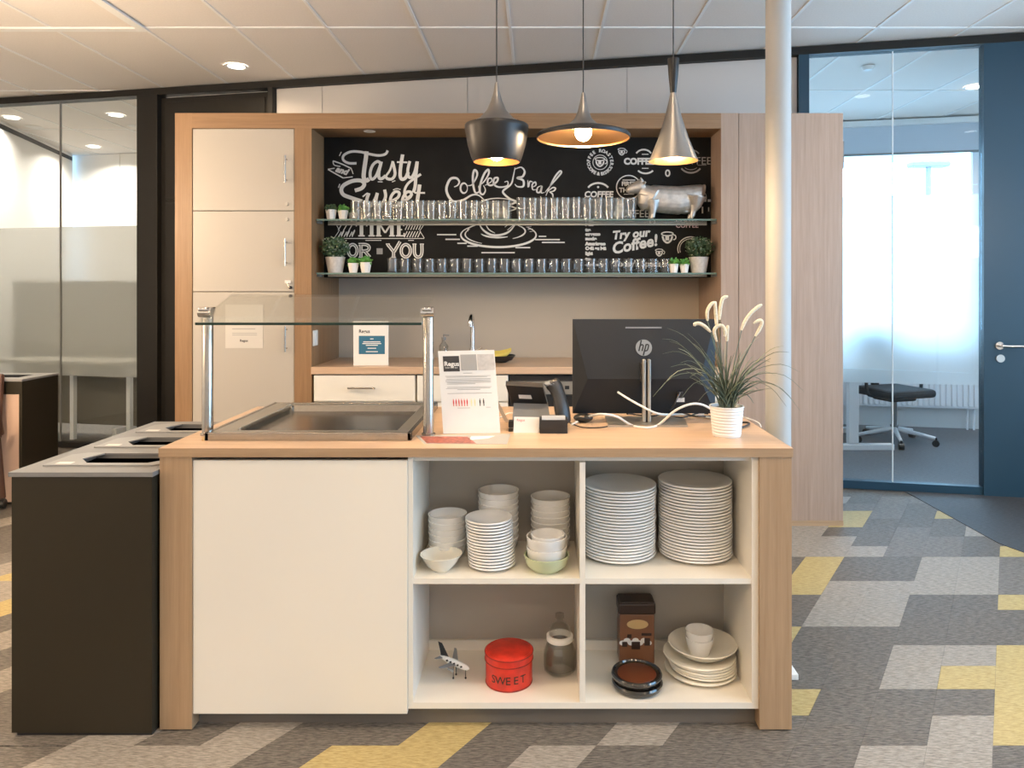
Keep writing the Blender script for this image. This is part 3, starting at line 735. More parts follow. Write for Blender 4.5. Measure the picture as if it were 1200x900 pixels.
S5.stroke(mb, [(1005, 202), (1078, 202)], 4); S5.stroke(mb, S5.ell(950, 180, 95, 85, 215, 325), 14); S5.stroke(mb, S5.ell(950, 180, 70, 60, 225, 315), 5); flush('emblem_arc', '', 'chalk_dim'); S5.stroke(mb, S5.ell(950, 150, 80, 75, 35, 145), 10)
tx.append(S5.text('COFFEE', 815, 196, 62, m='chalk_dim', bold=0)); flush('emblem_arc', 'faint_lettering', 'chalk_dim')
S5.stroke(mb, S5.ell(758, 268, 16, 24), 12); flush('bean_drawing', '')
S5.stroke(mb, S5.ell(435, 385, 100, 98), 9)
for i, (t_, y) in enumerate((('FIRST', 372), ('THINK', 425))): tx.append(S5.text(t_, 435, y, 34 if i == 0 else 36, align='CENTER', bold=2))
S5.stroke(mb, [(385, 325), (490, 325)], 7); S5.stroke(mb, [(395, 442), (480, 442)], 6); flush('ring_emblem', 'emblem_lettering')
S5.stroke(mb, S5.ell(183, 425, 95, 75, 30, 150), 15); S5.stroke(mb, S5.ell(183, 383, 5, 5), 8); tx.append(S5.text('COFFEE', 68, 466, 48, bold=2.5, shear=.1)); flush('emblem_arc', 'emblem_lettering')
tx.append(S5.text('COFFEE', 310, 632, 60, bold=.5)); flush('', 'thin_lettering')
S5.stroke(mb, S5.ell(985, 470, 92, 80, -10, 60), 6); S5.stroke(mb, [(1035, 495), (1078, 495)], 20); S5.stroke(mb, [(1090, 495), (1135, 495)], 20); S5.stroke(mb, [(1046, 545), (1046, 600)], 12); S5.stroke(mb, [(1097, 550), (1097, 585)], 8); flush('corner_emblem', '')
for t_, y, h_ in (('latte', 138, 26), ('tea', 183, 24), ('espresso', 218, 24), ('mocha', 256, 24), ('Americano', 299, 26), ('Caf\u00e9 au lait', 337, 26), ('light', 378, 24), ('tea', 425, 24), ('decaf  roast', 470, 22)):
    tx.append(S6.text(t_, 78, y, h_, bold=3)); flush('', 'menu_line')
tx.append(S6.text('Try our', 300, 250, 66, bold=4, shear=.22, rot=5, spacing=1.03)); flush('', 'slogan_lettering')
tx.append(S6.text('Coffee!', 300, 372, 90, bold=4, shear=.22, rot=11, spacing=1.0)); flush('', 'slogan_lettering')
cup(S6, 756, 238, 96); flush('cup_drawing', ''); cup(S6, 688, 362, 62); flush('cup_drawing', '')
S6.stroke(mb, S6.ell(950, 330, 108, 100, 70, 200), 8); S6.stroke(mb, S6.ell(950, 330, 92, 84, 75, 200), 5); flush('double_arc', '')
S6.stroke(mb, S6.ell(632, 105, 20, 22), 12); flush('dot_drawing', '')
tx.append(S6.text("Today's Specials", 308, 475, 48, bold=2.5)); flush('', 'specials_lettering')
tx.append(S6.text('COFFEE', 824, 153, 38, m='chalk_pink', bold=1)); flush('', 'pink_lettering')

# ------------------------------------------------------------------ glass shelves and what stands on them
def glass_shelf(pyf, label):
    yf, yb = 4.335, DB-.001
    z = ZZ(pyf, yf)
    t = thing('glass_shelf', label, 'shelf', (0, yb, z))
    MB().box(xn0+.012, xn1-.012, yf+.003, yb, z, z+.010).build('glass_sheet', 'shelf_glass', t)
    MB().box(xn0+.012, xn1-.012, yf, yf+.003, z, z+.010).build('front_edge', 'glass_edge_light', t)
    for x in (xn0, xn1-.025):
        MB().box(x, x+.025, 4.38, 4.42, z-.014, z-.0005, .003).build('bracket', 'grey_plastic', t)
    MB().box(xn0+.03, xn1-.03, DB-.012, DB-.001, z-.012, z-.001).build('back_rail', 'steel_soft', t)
    return z+.010
Z1 = glass_shelf(258.5, 'upper green-edged glass shelf carrying tumblers and the silver cow')
Z2 = glass_shelf(321.5, 'lower green-edged glass shelf carrying the row of glass mugs')
tm = MB().lathe([(0, .004), (.026, .004), (.0315, .112), (.0335, .112), (.029, .0), (0, 0)], seg=20).mesh('drinking_glass', 'tumbler')
def tumblers(px0, px1, n, dy, label, grp, h=1.0):
    for row, y in enumerate((4.37, 4.435)):
        x0, x1 = XX(px0, 4.37), XX(px1, 4.37); st = (x1-x0-.067)/(n-1)
        for k in range(n):
            x = x0+.0335+st*(k+.5*row)
            if x > x1-.03: continue
            tag(inst('drinking_glass', tm, None, (x, y, Z1), (0, 0, R.uniform(0, 1)), (1, 1, h)), label % (ORD[k]+' from the left', 'front' if row == 0 else 'back'), 'glass', grp)
tumblers(411, 600, 15, 0, 'clear drinking glass, %s, %s row of the long group', 'drinking glasses in the long shorter group')
tumblers(605, 746, 11, 0, 'clear drinking glass, %s, %s row of the taller group beside the cow', 'drinking glasses in the taller group', 1.16)
mug_body = MB().lathe([(0, .006), (.030, .008), (.031, .084), (.034, .086), (.0345, .080), (.034, .0), (0, 0)], seg=20).mesh('mug_body', 'mug_glass')
hd = MB(); hd.tube(smoothpath([(.034, 0, .066), (.046, 0, .064), (.049, 0, .045), (.046, 0, .022), (.034, 0, .016)], 4), .0042, 8)
mug_handle = hd.mesh('handle', 'jar_glass')
for k in range(23):
    x = XX(460.5+14.52*k, 4.40)
    t = thing('glass_mug', 'glass mug with handle, %s from the left on the lower glass shelf' % ORD[k], 'mug', (x, 4.40, Z2), 0, 'glass mugs on the lower shelf')
    inst('mug_body', mug_body, t); inst('handle', mug_handle, t)
# little pots
def leafball(mb, c, r, n, ls, rnd, squash=1.0, droop=.0):
    for i in range(n):
        a = rnd.uniform(0, 2*PI); cz = rnd.uniform(-1, 1); q = math.sqrt(1-cz*cz); rr = r*rnd.uniform(.55, 1.0)
        p = Vector(c)+Vector((q*math.cos(a)*rr, q*math.sin(a)*rr, cz*rr*squash))
        d = Vector((rnd.uniform(-1, 1), rnd.uniform(-1, 1), rnd.uniform(-.4, 1))).normalized(); s_ = d.orthogonal().normalized()*ls*.5; e = d*ls
        nrm = d.cross(s_).normalized()*ls*.15
        v = [mb.bm.verts.new(z_) for z_ in (p, p+e*.5+s_+nrm, p+e, p+e*.5-s_+nrm)]
        mb.bm.faces.new((v[0], v[1], v[2])); mb.bm.faces.new((v[0], v[2], v[3]))
def small_pot(px, py_top, z, d, label, w_px, rnd, leaf='leaf_bright', potm='pot_white'):
    x = XX(px, d); r = w_px*d/F/2; h = r*1.75
    t = thing('potted_succulent', label, 'potted plant', (x, d, z), 0, 'small white pots on the glass shelves')
    MB().lathe([(0, 0), (r*.68, 0), (r*1.0, h), (r*.88, h), (r*.84, h*.86), (0, h*.86)], (x, d, z), 8).build('pot', potm, t)
    mb = MB(); leafball(mb, (x, d, z+h+.006), r*1.05, 90, .018, rnd, .7); f = mb.build('foliage', leaf, t); f['kind'] = 'stuff'
rn = random.Random(11)
small_pot(388, 240, Z1, 4.40, 'small white pot with dark sprig at the left end of the upper glass shelf', 13.5, rn, 'leaf_dark')
small_pot(402, 240, Z1, 4.40, 'small white pot with bright green sprig, second on the upper glass shelf', 12.5, rn)
small_pot(413.5, 243, Z1, 4.475, 'small white pot behind the first tumblers on the upper glass shelf', 11, rn, 'leaf_dark')
small_pot(414, 308, Z2, 4.38, 'small white pot next to the big left pot on the lower shelf', 13, rn)
small_pot(428.5, 308, Z2, 4.38, 'small white faceted pot nearest the mugs at their left', 14, rn)
small_pot(789.5, 306, Z2, 4.38, 'small white pot right after the last glass mug', 12, rn, 'leaf_bright')
small_pot(802, 306, Z2, 4.38, 'small white pot beside the right topiary pot', 11.5, rn, 'leaf_bright')
def topiary(px, label):
    d = 4.40; x = XX(px, d)
    t = thing('potted_topiary', label, 'potted plant', (x, d, Z2))
    k = d/F
    MB().lathe([(0, 0), (8.5*k, 0), (11.5*k, 16.5*k), (12*k, 18.5*k), (10.5*k, 18.5*k), (10*k, 16*k), (0, 16*k)], (x, d, Z2), 10).build('pot', 'pot_grey', t)
    mb = MB(); leafball(mb, (x, d, Z2+29*k), 16*k, 620, .017, rn, .80); f = mb.build('foliage', 'leaf_dark', t); f['kind'] = 'stuff'
    mb = MB(); leafball(mb, (x, d-.004, Z2+30*k), 16.4*k, 130, .013, rn, .80); f = mb.build('leaf_tips', 'leaf_pale', t); f['kind'] = 'stuff'
topiary(393, 'round dark green topiary in a grey pot at the left of the lower shelf')
topiary(819, 'round dark green topiary in a grey pot at the right of the lower shelf')

# silver cow
def cow():
    d = 4.43; k = d/F/7.06; ox = XX(675, d)
    def P(x, y, dy=0.0): return Vector((ox+x*k, d+dy, Z1+(628-y)*k))
    mb = MB()
    body = [(545, 470, 55, 40), (570, 455, 92, 60), (640, 452, 112, 72), (740, 462, 116, 78), (850, 468, 118, 78), (960, 448, 108, 74), (1030, 420, 84, 60), (1058, 390, 45, 35)]
    rings = []
    for x, y, rz, ry in body:
        rings.append([mb.bm.verts.new(P(x, y)+Vector((0, ry*k*math.cos(2*PI*a/20), rz*k*math.sin(2*PI*a/20)))) for a in range(20)])
    for a, b in zip(rings, rings[1:]):
        for q in range(20): mb.bm.faces.new((a[q], a[(q+1) % 20], b[(q+1) % 20], b[q]))
    mb.bm.faces.new(rings[0]); mb.bm.faces.new(rings[-1])
    mb.tube([P(640, 440), P(585, 405), P(545, 375)], [90*k, 68*k, 48*k], 16)
    mb.tube([P(580, 440), P(560, 500), P(570, 545)], [74*k, 56*k, 30*k], 14)
    mb.tube([P(565, 345), P(530, 352), P(480, 368), P(446, 374)], [52*k, 56*k, 46*k, 36*k], 16)
    mb.ball(P(450, 378), 36*k)
    for sd in (-1, 1):
        mb.tube(smoothpath([P(545, 318, sd*26*k), P(535, 300, sd*50*k), P(528, 286, sd*44*k)], 4), [12*k]*4+[8*k]*4+[5*k], 8)
        mb.ball(P(560, 330, sd*62*k), 20*k, (.6, 1.6, .6))
        o = sd*42*k
        mb.tube([P(632, 470, o), P(632, 545, o), P(628, 590, o), P(626, 615, o)], [52*k, 32*k, 21*k, 22*k], 12)
        mb.tube([P(618, 616, o), P(610, 626, o)], [19*k, 17*k], 10)
        mb.tube([P(985, 440, o), P(980, 520, o), P(962, 560, o), P(952, 605, o)], [84*k, 46*k, 25*k, 21*k], 12)
        mb.tube([P(948, 606, o), P(942, 622, o)], [18*k, 16*k], 10)
    mb.ball(P(900, 560), 38*k, (1.3, 1, .6))
    mb.tube(smoothpath([P(1045, 350), P(1066, 345), P(1062, 400), P(1035, 460), P(1012, 500)], 5), [9*k]*21, 8)
    o = mb.build('cow_figurine', 'cow_silver')
    md = o.modifiers.new('remesh', 'REMESH'); md.mode = 'VOXEL'; md.voxel_size = .0035
    sm = o.modifiers.new('smooth', 'SMOOTH'); sm.iterations = 5; sm.factor = .5
    dg = bpy.context.evaluated_depsgraph_get(); me = bpy.data.meshes.new_from_object(o.evaluated_get(dg)); o.modifiers.clear(); o.data = me
    me.polygons.foreach_set('use_smooth', [True]*len(me.polygons))
    lo = min(v.co.z for v in me.vertices); me.transform(Matrix.Translation((0, 0, Z1-lo)))
    me.materials.clear(); me.materials.append(MATS['cow_silver'])
    origin(o, (XX(790, d), d, Z1)); tag(o, 'silver metal cow figurine standing on the upper glass shelf', 'figurine')
cow()

# things on the back worktop
zt_ = zt
sgn = thing('counter_sign', 'white standing sign with a blue text block on the back worktop', 'sign', (XX(434, 4.36), 4.36, zt_))
sx0, sx1 = XX(414, 4.36), XX(455, 4.36); sz1 = ZZ(376.5, 4.36)
MB().box(sx0, sx1, 4.36, 4.37, zt_, sz1, .001).build('card', 'paper', sgn)
MB().prism([(sx0+.03, 4.37, zt_), (sx0+.03, 4.44, zt_), (sx0+.03, 4.37, zt_+.16)], (.004, 0, 0)).build('easel_back', 'paper', sgn)
def flat(x0, x1, z0, z1, y, th, nm, m, par): return MB().box(x0, x1, y-th, y, z0, z1).build(nm, m, par)
k = 4.36/F
def ztx(py): return ZZ(py, 4.36)
flat(XX(420.5, 4.36), XX(451, 4.36), ztx(415), ztx(393.5), 4.3597, .0006, 'blue_block', 'ink_blue', sgn)
tl = [textmesh('Regus', .028, 'ink', 't', Vector((XX(420.5, 4.36), 4.3594, ztx(390))), EXB, EYB, 'LEFT', .0006)]
join('logo', tl, sgn)
mb = MB()
for py, w_ in ((397, 4), (400.5, 20), (402.5, 22), (404.5, 14), (408, 10), (412, 14)): mb.box(XX(435.8-w_/2, 4.36), XX(435.8+w_/2, 4.36), 4.3584, 4.3590, ztx(py+.6), ztx(py-.4))
mb.build('white_print', 'paper', sgn)
tp = thing('kitchen_tap', 'slim chrome kitchen tap behind the printed sign', 'tap', (XX(553.5, 4.60), 4.60, zt_))
tx_ = XX(553.5, 4.60)
MB().tube(smoothpath([(tx_, 4.60, zt_), (tx_, 4.60, zt_+.24), (tx_, 4.57, zt_+.285), (tx_, 4.52, zt_+.29), (tx_, 4.47, zt_+.265), (tx_, 4.465, zt_+.23)], 5), .013, 12).build('spout', 'chrome', tp)
MB().lathe([(0, 0), (.026, 0), (.026, .008), (.020, .03), (.018, .08), (0, .08)], (tx_, 4.60, zt_), 20).build('base', 'chrome', tp)
MB().tube([(tx_+.015, 4.60, zt_+.06), (tx_+.06, 4.60, zt_+.09)], .006, 8).build('lever', 'chrome', tp)
sb = thing('soap_bottle', 'clear soap bottle with black pump beside the tap', 'bottle', (XX(520, 4.58), 4.58, zt_))
bx_ = XX(520, 4.58)
MB().lathe([(0, 0), (.028, 0), (.030, .01), (.030, .10), (.012, .125), (.012, .14), (0, .14)], (bx_, 4.58, zt_), 20).build('body', 'jar_glass', sb)
MB().lathe([(0, .14), (.015, .14), (.015, .155), (.005, .158), (.005, .175), (0, .175)], (bx_, 4.58, zt_), 16).tube([(bx_, 4.58, zt_+.17), (bx_+.035, 4.57, zt_+.168)], .005, 8).build('pump', 'grey_plastic', sb)
fb = tag(MB().lathe([(0, 0), (.04, 0), (.07, .02), (.095, .045), (.098, .045), (.075, .015), (.045, -.0), (0, 0)][:6]+[(.09, .042), (.066, .022), (.04, .006), (0, .006)], (XX(586, 4.55), 4.55, zt_), 28).build('fruit_bowl', 'black_plastic'), 'low dark fruit bowl holding bananas on the back worktop', 'bowl')
origin(fb, (XX(586, 4.55), 4.55, zt_))
for i in range(3):
    c0 = Vector((XX(583, 4.55), 4.535+.02*i, zt_+.028+.006*i))
    pth = smoothpath([c0+Vector((-.08, 0, .035)), c0+Vector((-.045, 0, .018)), c0+Vector((.0, 0, .014)), c0+Vector((.05, 0, .024)), c0+Vector((.085, 0, .045))], 4)
    n_ = len(pth)
    b_ = MB().tube(pth, [.016*min(1, .25+3*min(q, n_-1-q)/n_) for q in range(n_)], 8).build('banana', 'banana')
    origin(b_, c0); tag(b_, 'yellow banana in the dark fruit bowl, %s one' % ('front', 'middle', 'back')[i], 'banana', 'bananas in the fruit bowl')
# paper notice on the lowest tall cream door
nt_ = thing('paper_notice', 'white paper notice taped to the cream cabinet door behind the guard glass', 'notice', (CXp(285), D0, CZ(407)))
MB().box(CXp(264), CXp(308), D0+.0015, D0+.0035, CZ(408), CZ(357)).build('sheet', 'notice_paper', nt_)
mb = MB()
for py, a, b in ((385.5, 272, 299), (390.5, 272, 301), (392.5, 272, 301)): mb.box(CXp(a), CXp(b), D0+.0006, D0+.0012, CZ(py+.5), CZ(py-(.7 if py < 388 else .3)))
mb.build('print', 'ink_grey', nt_)
join('logo', [textmesh('Regus', .020, 'ink', 't', Vector((CXp(281), D0+.0008, CZ(400.5))), EXB, EYB, 'LEFT', .0005)], nt_)
ks = thing('key_tag', 'small key with white tag hanging in the cream door lock', 'key', (CXp(338), D0-.002, CZ(333)))
MB().box(CXp(334), CXp(341), D0-.006, D0-.004, CZ(332), CZ(328.5), .0005).build('tag', 'paper', ks)
MB().tube([(CXp(340.5), D0-.004, CZ(337)), (CXp(340.5), D0-.02, CZ(337)), (CXp(337), D0-.012, CZ(331))], .0018, 6).build('key', 'steel', ks)

# ------------------------------------------------------------------ service counter
DF, DBK = 2.295, 3.10
def KX(px): return XX(px, DF)
def KZ(py): return ZZ(py, DF)
ZT = KZ(525)                                       # worktop height
ZU = KZ(535.5)
kx0, kx1 = KX(187), KX(928.5)
ct = thing('counter_worktop', 'light oak worktop of the service counter with monitor and buffet on it', 'worktop', ((kx0+kx1)/2, DF, ZU))
MB().box(kx0-.002, kx1+.002, DF-.002, DBK, ZU, ZT, .001).build('slab', 'worktop_oak', ct)
MB().box(kx0-.002, kx1+.002, DF-.0035, DF-.002, ZU, ZT-.0006).build('front_edge', 'oak_across', ct)
sc = thing('service_counter', 'white service counter with oak end panels and open crockery shelves', 'counter', ((kx0+kx1)/2, DF, 0))
ZU2 = ZU-.0005
for a, b in ((187, 225), (890, 928)):
    MB().box(KX(a), KX(b), DF, DBK-.01, .004, ZU2, .001).build('end_panel', 'oak_vertical', sc)
    MB().box(KX(a)+.01, KX(b)-.004, DF+.008, DBK-.03, 0, .004).build('foot_plate', 'black_plastic', sc)
MB().box(KX(225.5), KX(477), DF+.004, DF+.023, KZ(837.5), KZ(540), .001).build('front_panel', 'white_laminate', sc)
MB().box(KX(225.5), KX(478), DF+.03, DBK-.03, .06, ZU2-.02).build('carcass', 'white_laminate', sc)
MB().box(KX(225.5), KX(889.5), DF+.045, DF+.06, 0, KZ(836)+.02).build('kickboard', 'kick', sc)
SF, SB = DF+.012, 2.655                           # shelf unit front and back
def SX(px): return XX(px, SF)
def SZ(py): return ZZ(py, SF)
zb0, zb1 = SZ(830.5), SZ(823.5)
zm0, zm1 = SZ(685), SZ(678.5)
ztop = SZ(541)
MB().box(SX(478.3), SX(484), SF, SB, zb0, ZU2).build('side_board', 'white_laminate', sc)
MB().box(SX(881), SX(889), SF, SB, zb0, ZU2).build('side_board', 'white_laminate', sc)
MB().box(SX(679.5), SX(686), SF+.002, SB, zb1, ZU2-.02).build('divider', 'white_laminate', sc)
MB().box(SX(484), SX(881), SF, SB, zb0, zb1).build('bottom_board', 'white_laminate', sc)
for a, b in ((484, 679.5), (686, 881)): MB().box(SX(a), SX(b), SF+.004, SB, zm0, zm1).build('shelf', 'white_laminate', sc)
MB().box(SX(484), SX(881), SF+.012, SB, ztop, ZU2).build('top_board', 'white_laminate', sc)
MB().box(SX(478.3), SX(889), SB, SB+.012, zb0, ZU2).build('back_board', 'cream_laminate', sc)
MB().box(SX(686), SX(881), SB-.012, SB, zb1, zb1+.035).box(SX(484), SX(679.5), SB-.012, SB, zb1, zb1+.035).build('back_strip', 'white_laminate', sc)
MB().box(KX(225.5), KX(889.5), DBK-.03, DBK-.012, 0, ZU2).build('rear_panel', 'white_laminate', sc)

# ------------------------------------------------------------------ crockery
plate_prof = [(0, .003), (.055, .003), (.06, 0), (.064, 0), (.066, .004), (.095, .0085), (.120, .0112), (.1250, .0113), (.1268, .0130), (.1268, .0158), (.1252, .0176), (.1215, .0178), (.095, .0125), (.066, .0075), (0, .006)]
plate_me = MB().lathe(plate_prof, seg=40).mesh('dinner_plate', 'porcelain')
def stack(px, label, n, pitch, grp, d=2.527):
    x = XX(px, d); z = zm1
    for k in range(n):
        top = k == n-1
        j = R.uniform(-.0013, .0013)
        tag(inst('dinner_plate', plate_me, None, (x+j+.004*(k/n)*(1 if px < 780 else 0)-.004*(k/n)*(0 if px < 780 else 1)*0, d+R.uniform(-.001, .001), z+k*pitch)), ('topmost white dinner plate of the ' if top else 'white dinner plate, %s from the top of the ' % ORD[n-1-k])+label, 'plate', grp)
stack(725, 'tall stack beside the shelf divider', 24, .01005, 'dinner plates, stack by the divider')
stack(814.5, 'tall stack near the counter end', 25, .0102, 'dinner plates, stack by the counter end')
small_me = MB().lathe([(r*.62, z*.95) for r, z in plate_prof], seg=36).mesh('side_plate', 'porcelain')
d = 2.42
for k in range(16):
    tag(inst('side_plate', small_me, None, (XX(576.5-.25*k, d), d, zm1+k*.0098)), ('topmost small white side plate' if k == 15 else 'small white side plate, %s from the top,' % ORD[15-k])+' of the stack between the bowls', 'plate', 'small side plates stack')
def bowlmesh(r, h, m, foot=.45, wall=.004, seg=32, belly=.0):
    return MB().lathe([(0, .004), (r*foot*.8, .004), (r*foot*.85, 0), (r*foot, 0), (r*(.5+foot/2+belly), h*.38), (r, h), (r-wall, h), (r*(.5+foot/2+belly)-wall, h*.40), (r*foot*.8, .010), (0, .009)], seg=seg).mesh('bowl', m)
def bowls(px, pyb, d, r, h, n, pitch, label, grp, m='porcelain', foot=.72, belly=.06):
    me = bowlmesh(r, h, m, foot, belly=belly)
    for k in range(n):
        tag(inst('bowl', me, None, (XX(px, d), d, zm1+k*pitch)), ('topmost '+label if k == n-1 else label.replace('white bowl', 'white bowl, %s from the top,' % ORD[n-1-k])), 'bowl', grp)
bowls(524.5, 0, 2.51, .067, .045, 6, .0205, 'white bowl of the short stack at the left board', 'stacked bowls by the left board')
bowls(584, 0, 2.57, .072, .048, 9, .0205, 'white bowl of the tallest stack behind the side plates', 'stacked bowls at the back middle')
bowls(645, 0, 2.57, .070, .047, 8, .0205, 'white bowl of the stack behind the green bowl', 'stacked bowls at the back right')
d = 2.39
tag(inst('bowl', bowlmesh(.069, .052, 'porcelain_cream', .42), None, (XX(517, d), d, zm1)), 'single cream bowl with flared rim at the shelf front', 'bowl')
gx = XX(640.5, d)
tag(inst('bowl', bowlmesh(.075, .050, 'green_glaze', .60, belly=.1), None, (gx, d, zm1)), 'pale green glazed bowl under the white bowls', 'bowl')
wb_ = bowlmesh(.067, .050, 'porcelain', .72, belly=.08)
tag(inst('bowl', wb_, None, (gx, d, zm1+.026)), 'lower white bowl sitting in the green bowl', 'bowl')
tag(inst('bowl', wb_, None, (gx, d, zm1+.060)), 'upper white bowl stacked over the green bowl', 'bowl')
tag(inst('bowl', bowlmesh(.056, .045, 'porcelain', .72, belly=.08), None, (gx+.004, d, zm1+.072)), 'smallest white bowl nested on top over the green bowl', 'bowl')

# lower right: mixed plates, deep plate, two cups
px_, d = 821, 2.50
zc = zb1
big = MB().lathe([(r*.97, z) for r, z in plate_prof], seg=40).mesh('plate', 'porcelain_cream')
mixed = [(.0, 'bottom cream plate', 1.0, 0, 0), (.011, 'second white plate', .93, .008, 0), (.019, 'third white plate', .93, .006, .002), (.030, 'fourth white plate', .95, .003, -.002), (.038, 'fifth white plate', .95, .004, .001), (.049, 'upper cream plate', 1.0, -.004, 0)]
for dz, nm, s, dx, dy in mixed:
    tag(inst('plate', big, None, (XX(px_, d)+dx, d+dy, zc+dz), (0, 0, 0), (s, s, 1)), nm+' of the mixed pile in the lower right compartment', 'plate', 'mixed plates in the lower right compartment')
dp = MB().lathe([(0, .003), (.05, .003), (.055, 0), (.06, 0), (.09, .018), (.118, .042), (.115, .044), (.085, .022), (.05, .008), (0, .007)], seg=40).mesh('deep_plate', 'porcelain_cream')
dpx = XX(823, d)
tag(inst('deep_plate', dp, None, (dpx, d-.004, zc+.060)), 'deep cream plate on top of the mixed pile', 'plate')
cupm = MB().lathe([(0, .003), (.030, .0), (.034, .0), (.046, .040), (.048, .055), (.045, .055), (.043, .041), (.031, .006), (0, .006)], seg=32).mesh('cup', 'porcelain')
tag(inst('cup', cupm, None, (dpx-.012, d-.01, zc+.068)), 'lower handleless white cup standing in the deep plate', 'cup')
tag(inst('cup', cupm, None, (dpx-.012, d-.01, zc+.093)), 'upper handleless white cup stacked in the other cup', 'cup')
# two dark lidded dishes
d = 2.40
dish = MB().lathe([(0, .0), (.064, .0), (.073, .006), (.077, .018), (.074, .023), (.070, .024), (.067, .019), (.060, .017), (0, .017)], seg=36).mesh('body', 'dark_glaze')
gl = MB().lathe([(0, .0185), (.058, .0185), (.059, .0172)], seg=36).mesh('glazed_centre', 'brown_glaze')
for k, (dx, lab) in enumerate(((.001, 'lower black glazed saucer of the pair before the coffee tin'), (-.001, 'upper black glazed saucer with brown centre before the coffee tin'))):
    t = thing('dark_saucer', lab, 'saucer', (XX(746.5, d)+dx, d, zb1+k*.0255)); inst('body', dish, t, scale=(1.09, 1.09, 1.12))
    if k: inst('glazed_centre', gl, t, scale=(1.09, 1.09, 1.12))
# coffee tin
d = 2.545; cx0, cx1 = XX(725, d), XX(768, d); tz = ZZ(705.5, d)
tn = thing('coffee_tin', 'brown coffee tin with gold oval label and dark lid', 'tin', (XX(746.5, d), d, zb1))
bz = zb1+(tz-zb1)*.80
MB().box(cx0+.003, cx1-.003, d, d+.075, zb1, bz, .004).build('body', 'coffee_tin', tn)
MB().box(cx0-.001, cx1+.001, d-.004, d+.079, bz, tz-.004, .006).box(cx0+.004, cx1-.004, d, d+.075, tz-.006, tz, .003).build('lid', 'coffee_dark', tn)
cxm = (cx0+cx1)/2
MB().lathe([(0, 0), (.030, 0), (.030, .0008), (0, .0008)], seg=28, mtx=Matrix.Translation((cxm+.002, d-.0001, zb1+(tz-zb1)*.64)) @ Matrix.Rotation(PI/2, 4, 'X') @ Matrix.Diagonal((1.25, .55, 1, 1))).build('oval_label', 'coffee_gold', tn)
mb = MB()
for q in range(7): mb.lathe([(0, 0), (.011, 0), (.011, .0008), (0, .0008)], seg=12, mtx=Matrix.Translation((cx0+.014+q*.015, d-.0001, zb1+(tz-zb1)*(.34+.04*(q % 2)))) @ Matrix.Rotation(PI/2, 4, 'X') @ Matrix.Diagonal((1.1, .8, 1, 1)))
mb.build('printed_cups', 'paper', tn)
mb = MB()
for q, (a, b, e, f_) in enumerate(((.012, .03, .28, .36), (.045, .075, .24, .36), (.09, .11, .30, .42), (.03, .045, .42, .48), (.08, .115, .46, .50))): mb.box(cx0+a, cx0+b, d-.0016, d-.0009, zb1+(tz-zb1)*e, zb1+(tz-zb1)*f_)
mb.build('printed_beans', 'coffee_dark', tn)
for sx in (cx0-.002, cx1+.002): MB().tube([(sx, d+.03, bz+.012), (sx, d+.03, bz-.02)], .0025, 8).build('clasp', 'steel_soft', tn)
# red SWEET tin
d = 2.44; rx = XX(596.5, d); r = 27.2*d/F
st_ = thing('sweet_tin', 'round red tin with SWEET lettering in the lower left compartment', 'tin', (rx, d, zb1))
hh = .118
MB().lathe([(0, 0), (r*.97, 0), (r, .003), (r, hh*.68), (0, hh*.68)], (rx, d, zb1), 44).build('body', 'red_tin', st_)
MB().lathe([(r*1.0, hh*.66), (r*1.035, hh*.66), (r*1.04, hh*.70), (r*1.035, hh*.82), (r*1.03, hh*.88), (r*.97, hh*.90), (r*.94, hh*.89), (r*.90, hh*.905), (0, hh*.91)], (rx, d, zb1), 44).build('lid', 'red_tin', st_)
for z_, q_ in ((.67, 1.052), (.86, 1.055)): MB().lathe([(r*(q_-.03), hh*(z_-.012)), (r*q_, hh*(z_-.010)), (r*(q_+.004), hh*z_), (r*q_, hh*(z_+.012)), (r*(q_-.03), hh*(z_+.014))], (rx, d, zb1), 44).build('lid_rim', 'red_tin_worn', st_)
MB().lathe([(r*.98, 0), (r*1.012, .001), (r*1.015, .004), (r*.99, .006)], (rx, d, zb1), 44).build('foot_rim', 'red_tin_worn', st_)
lt = []
txt = 'SWEET'
for i, ch in enumerate(txt):
    a = -PI/2+(-.66+.33*i)*1.0
    n_ = Vector((math.cos(a), math.sin(a), 0)); ex = Vector((-math.sin(a), math.cos(a), 0))
    lt.append(textmesh(ch, .036, 'coffee_dark', 'l', Vector((rx, d, zb1+.026))+n_*(r+.0008), ex, Vector((0, 0, 1)), 'CENTER', .0002))
join('lettering', lt, st_)
# glass jar with frosted knob lid
d = 2.50; jx = XX(656, d); k = d/F
jr = thing('glass_jar', 'ribbed glass storage jar with knob lid beside the divider', 'jar', (jx, d, zb1))
jb = MB(); prof = [(0, 0), (15*k, 0), (18*k, 3*k), (18.6*k, 10*k), (18.4*k, 24*k), (15*k, 33*k), (13.5*k, 36*k), (12.8*k, 36*k), (14*k, 32*k), (17.4*k, 23*k), (17.4*k, 5*k), (0, 4*k)]
jb.lathe(prof, (jx, d, zb1), 48)
for v in jb.bm.verts:
    q = v.co-Vector((jx, d, 0)); a = math.atan2(q.y, q.x); rr = math.hypot(q.x, q.y)
    if rr > 16.5*k: s_ = 1+.02*math.cos(a*24); v.co.x = jx+q.x*s_; v.co.y = d+q.y*s_
jb.build('body', 'jar_glass', jr)
MB().lathe([(14.5*k, 36*k), (15.5*k, 37*k), (15.5*k, 42*k), (14*k, 43*k), (12*k, 43*k), (12*k, 36*k)], (jx, d, zb1), 36).build('collar', 'white_plastic', jr)
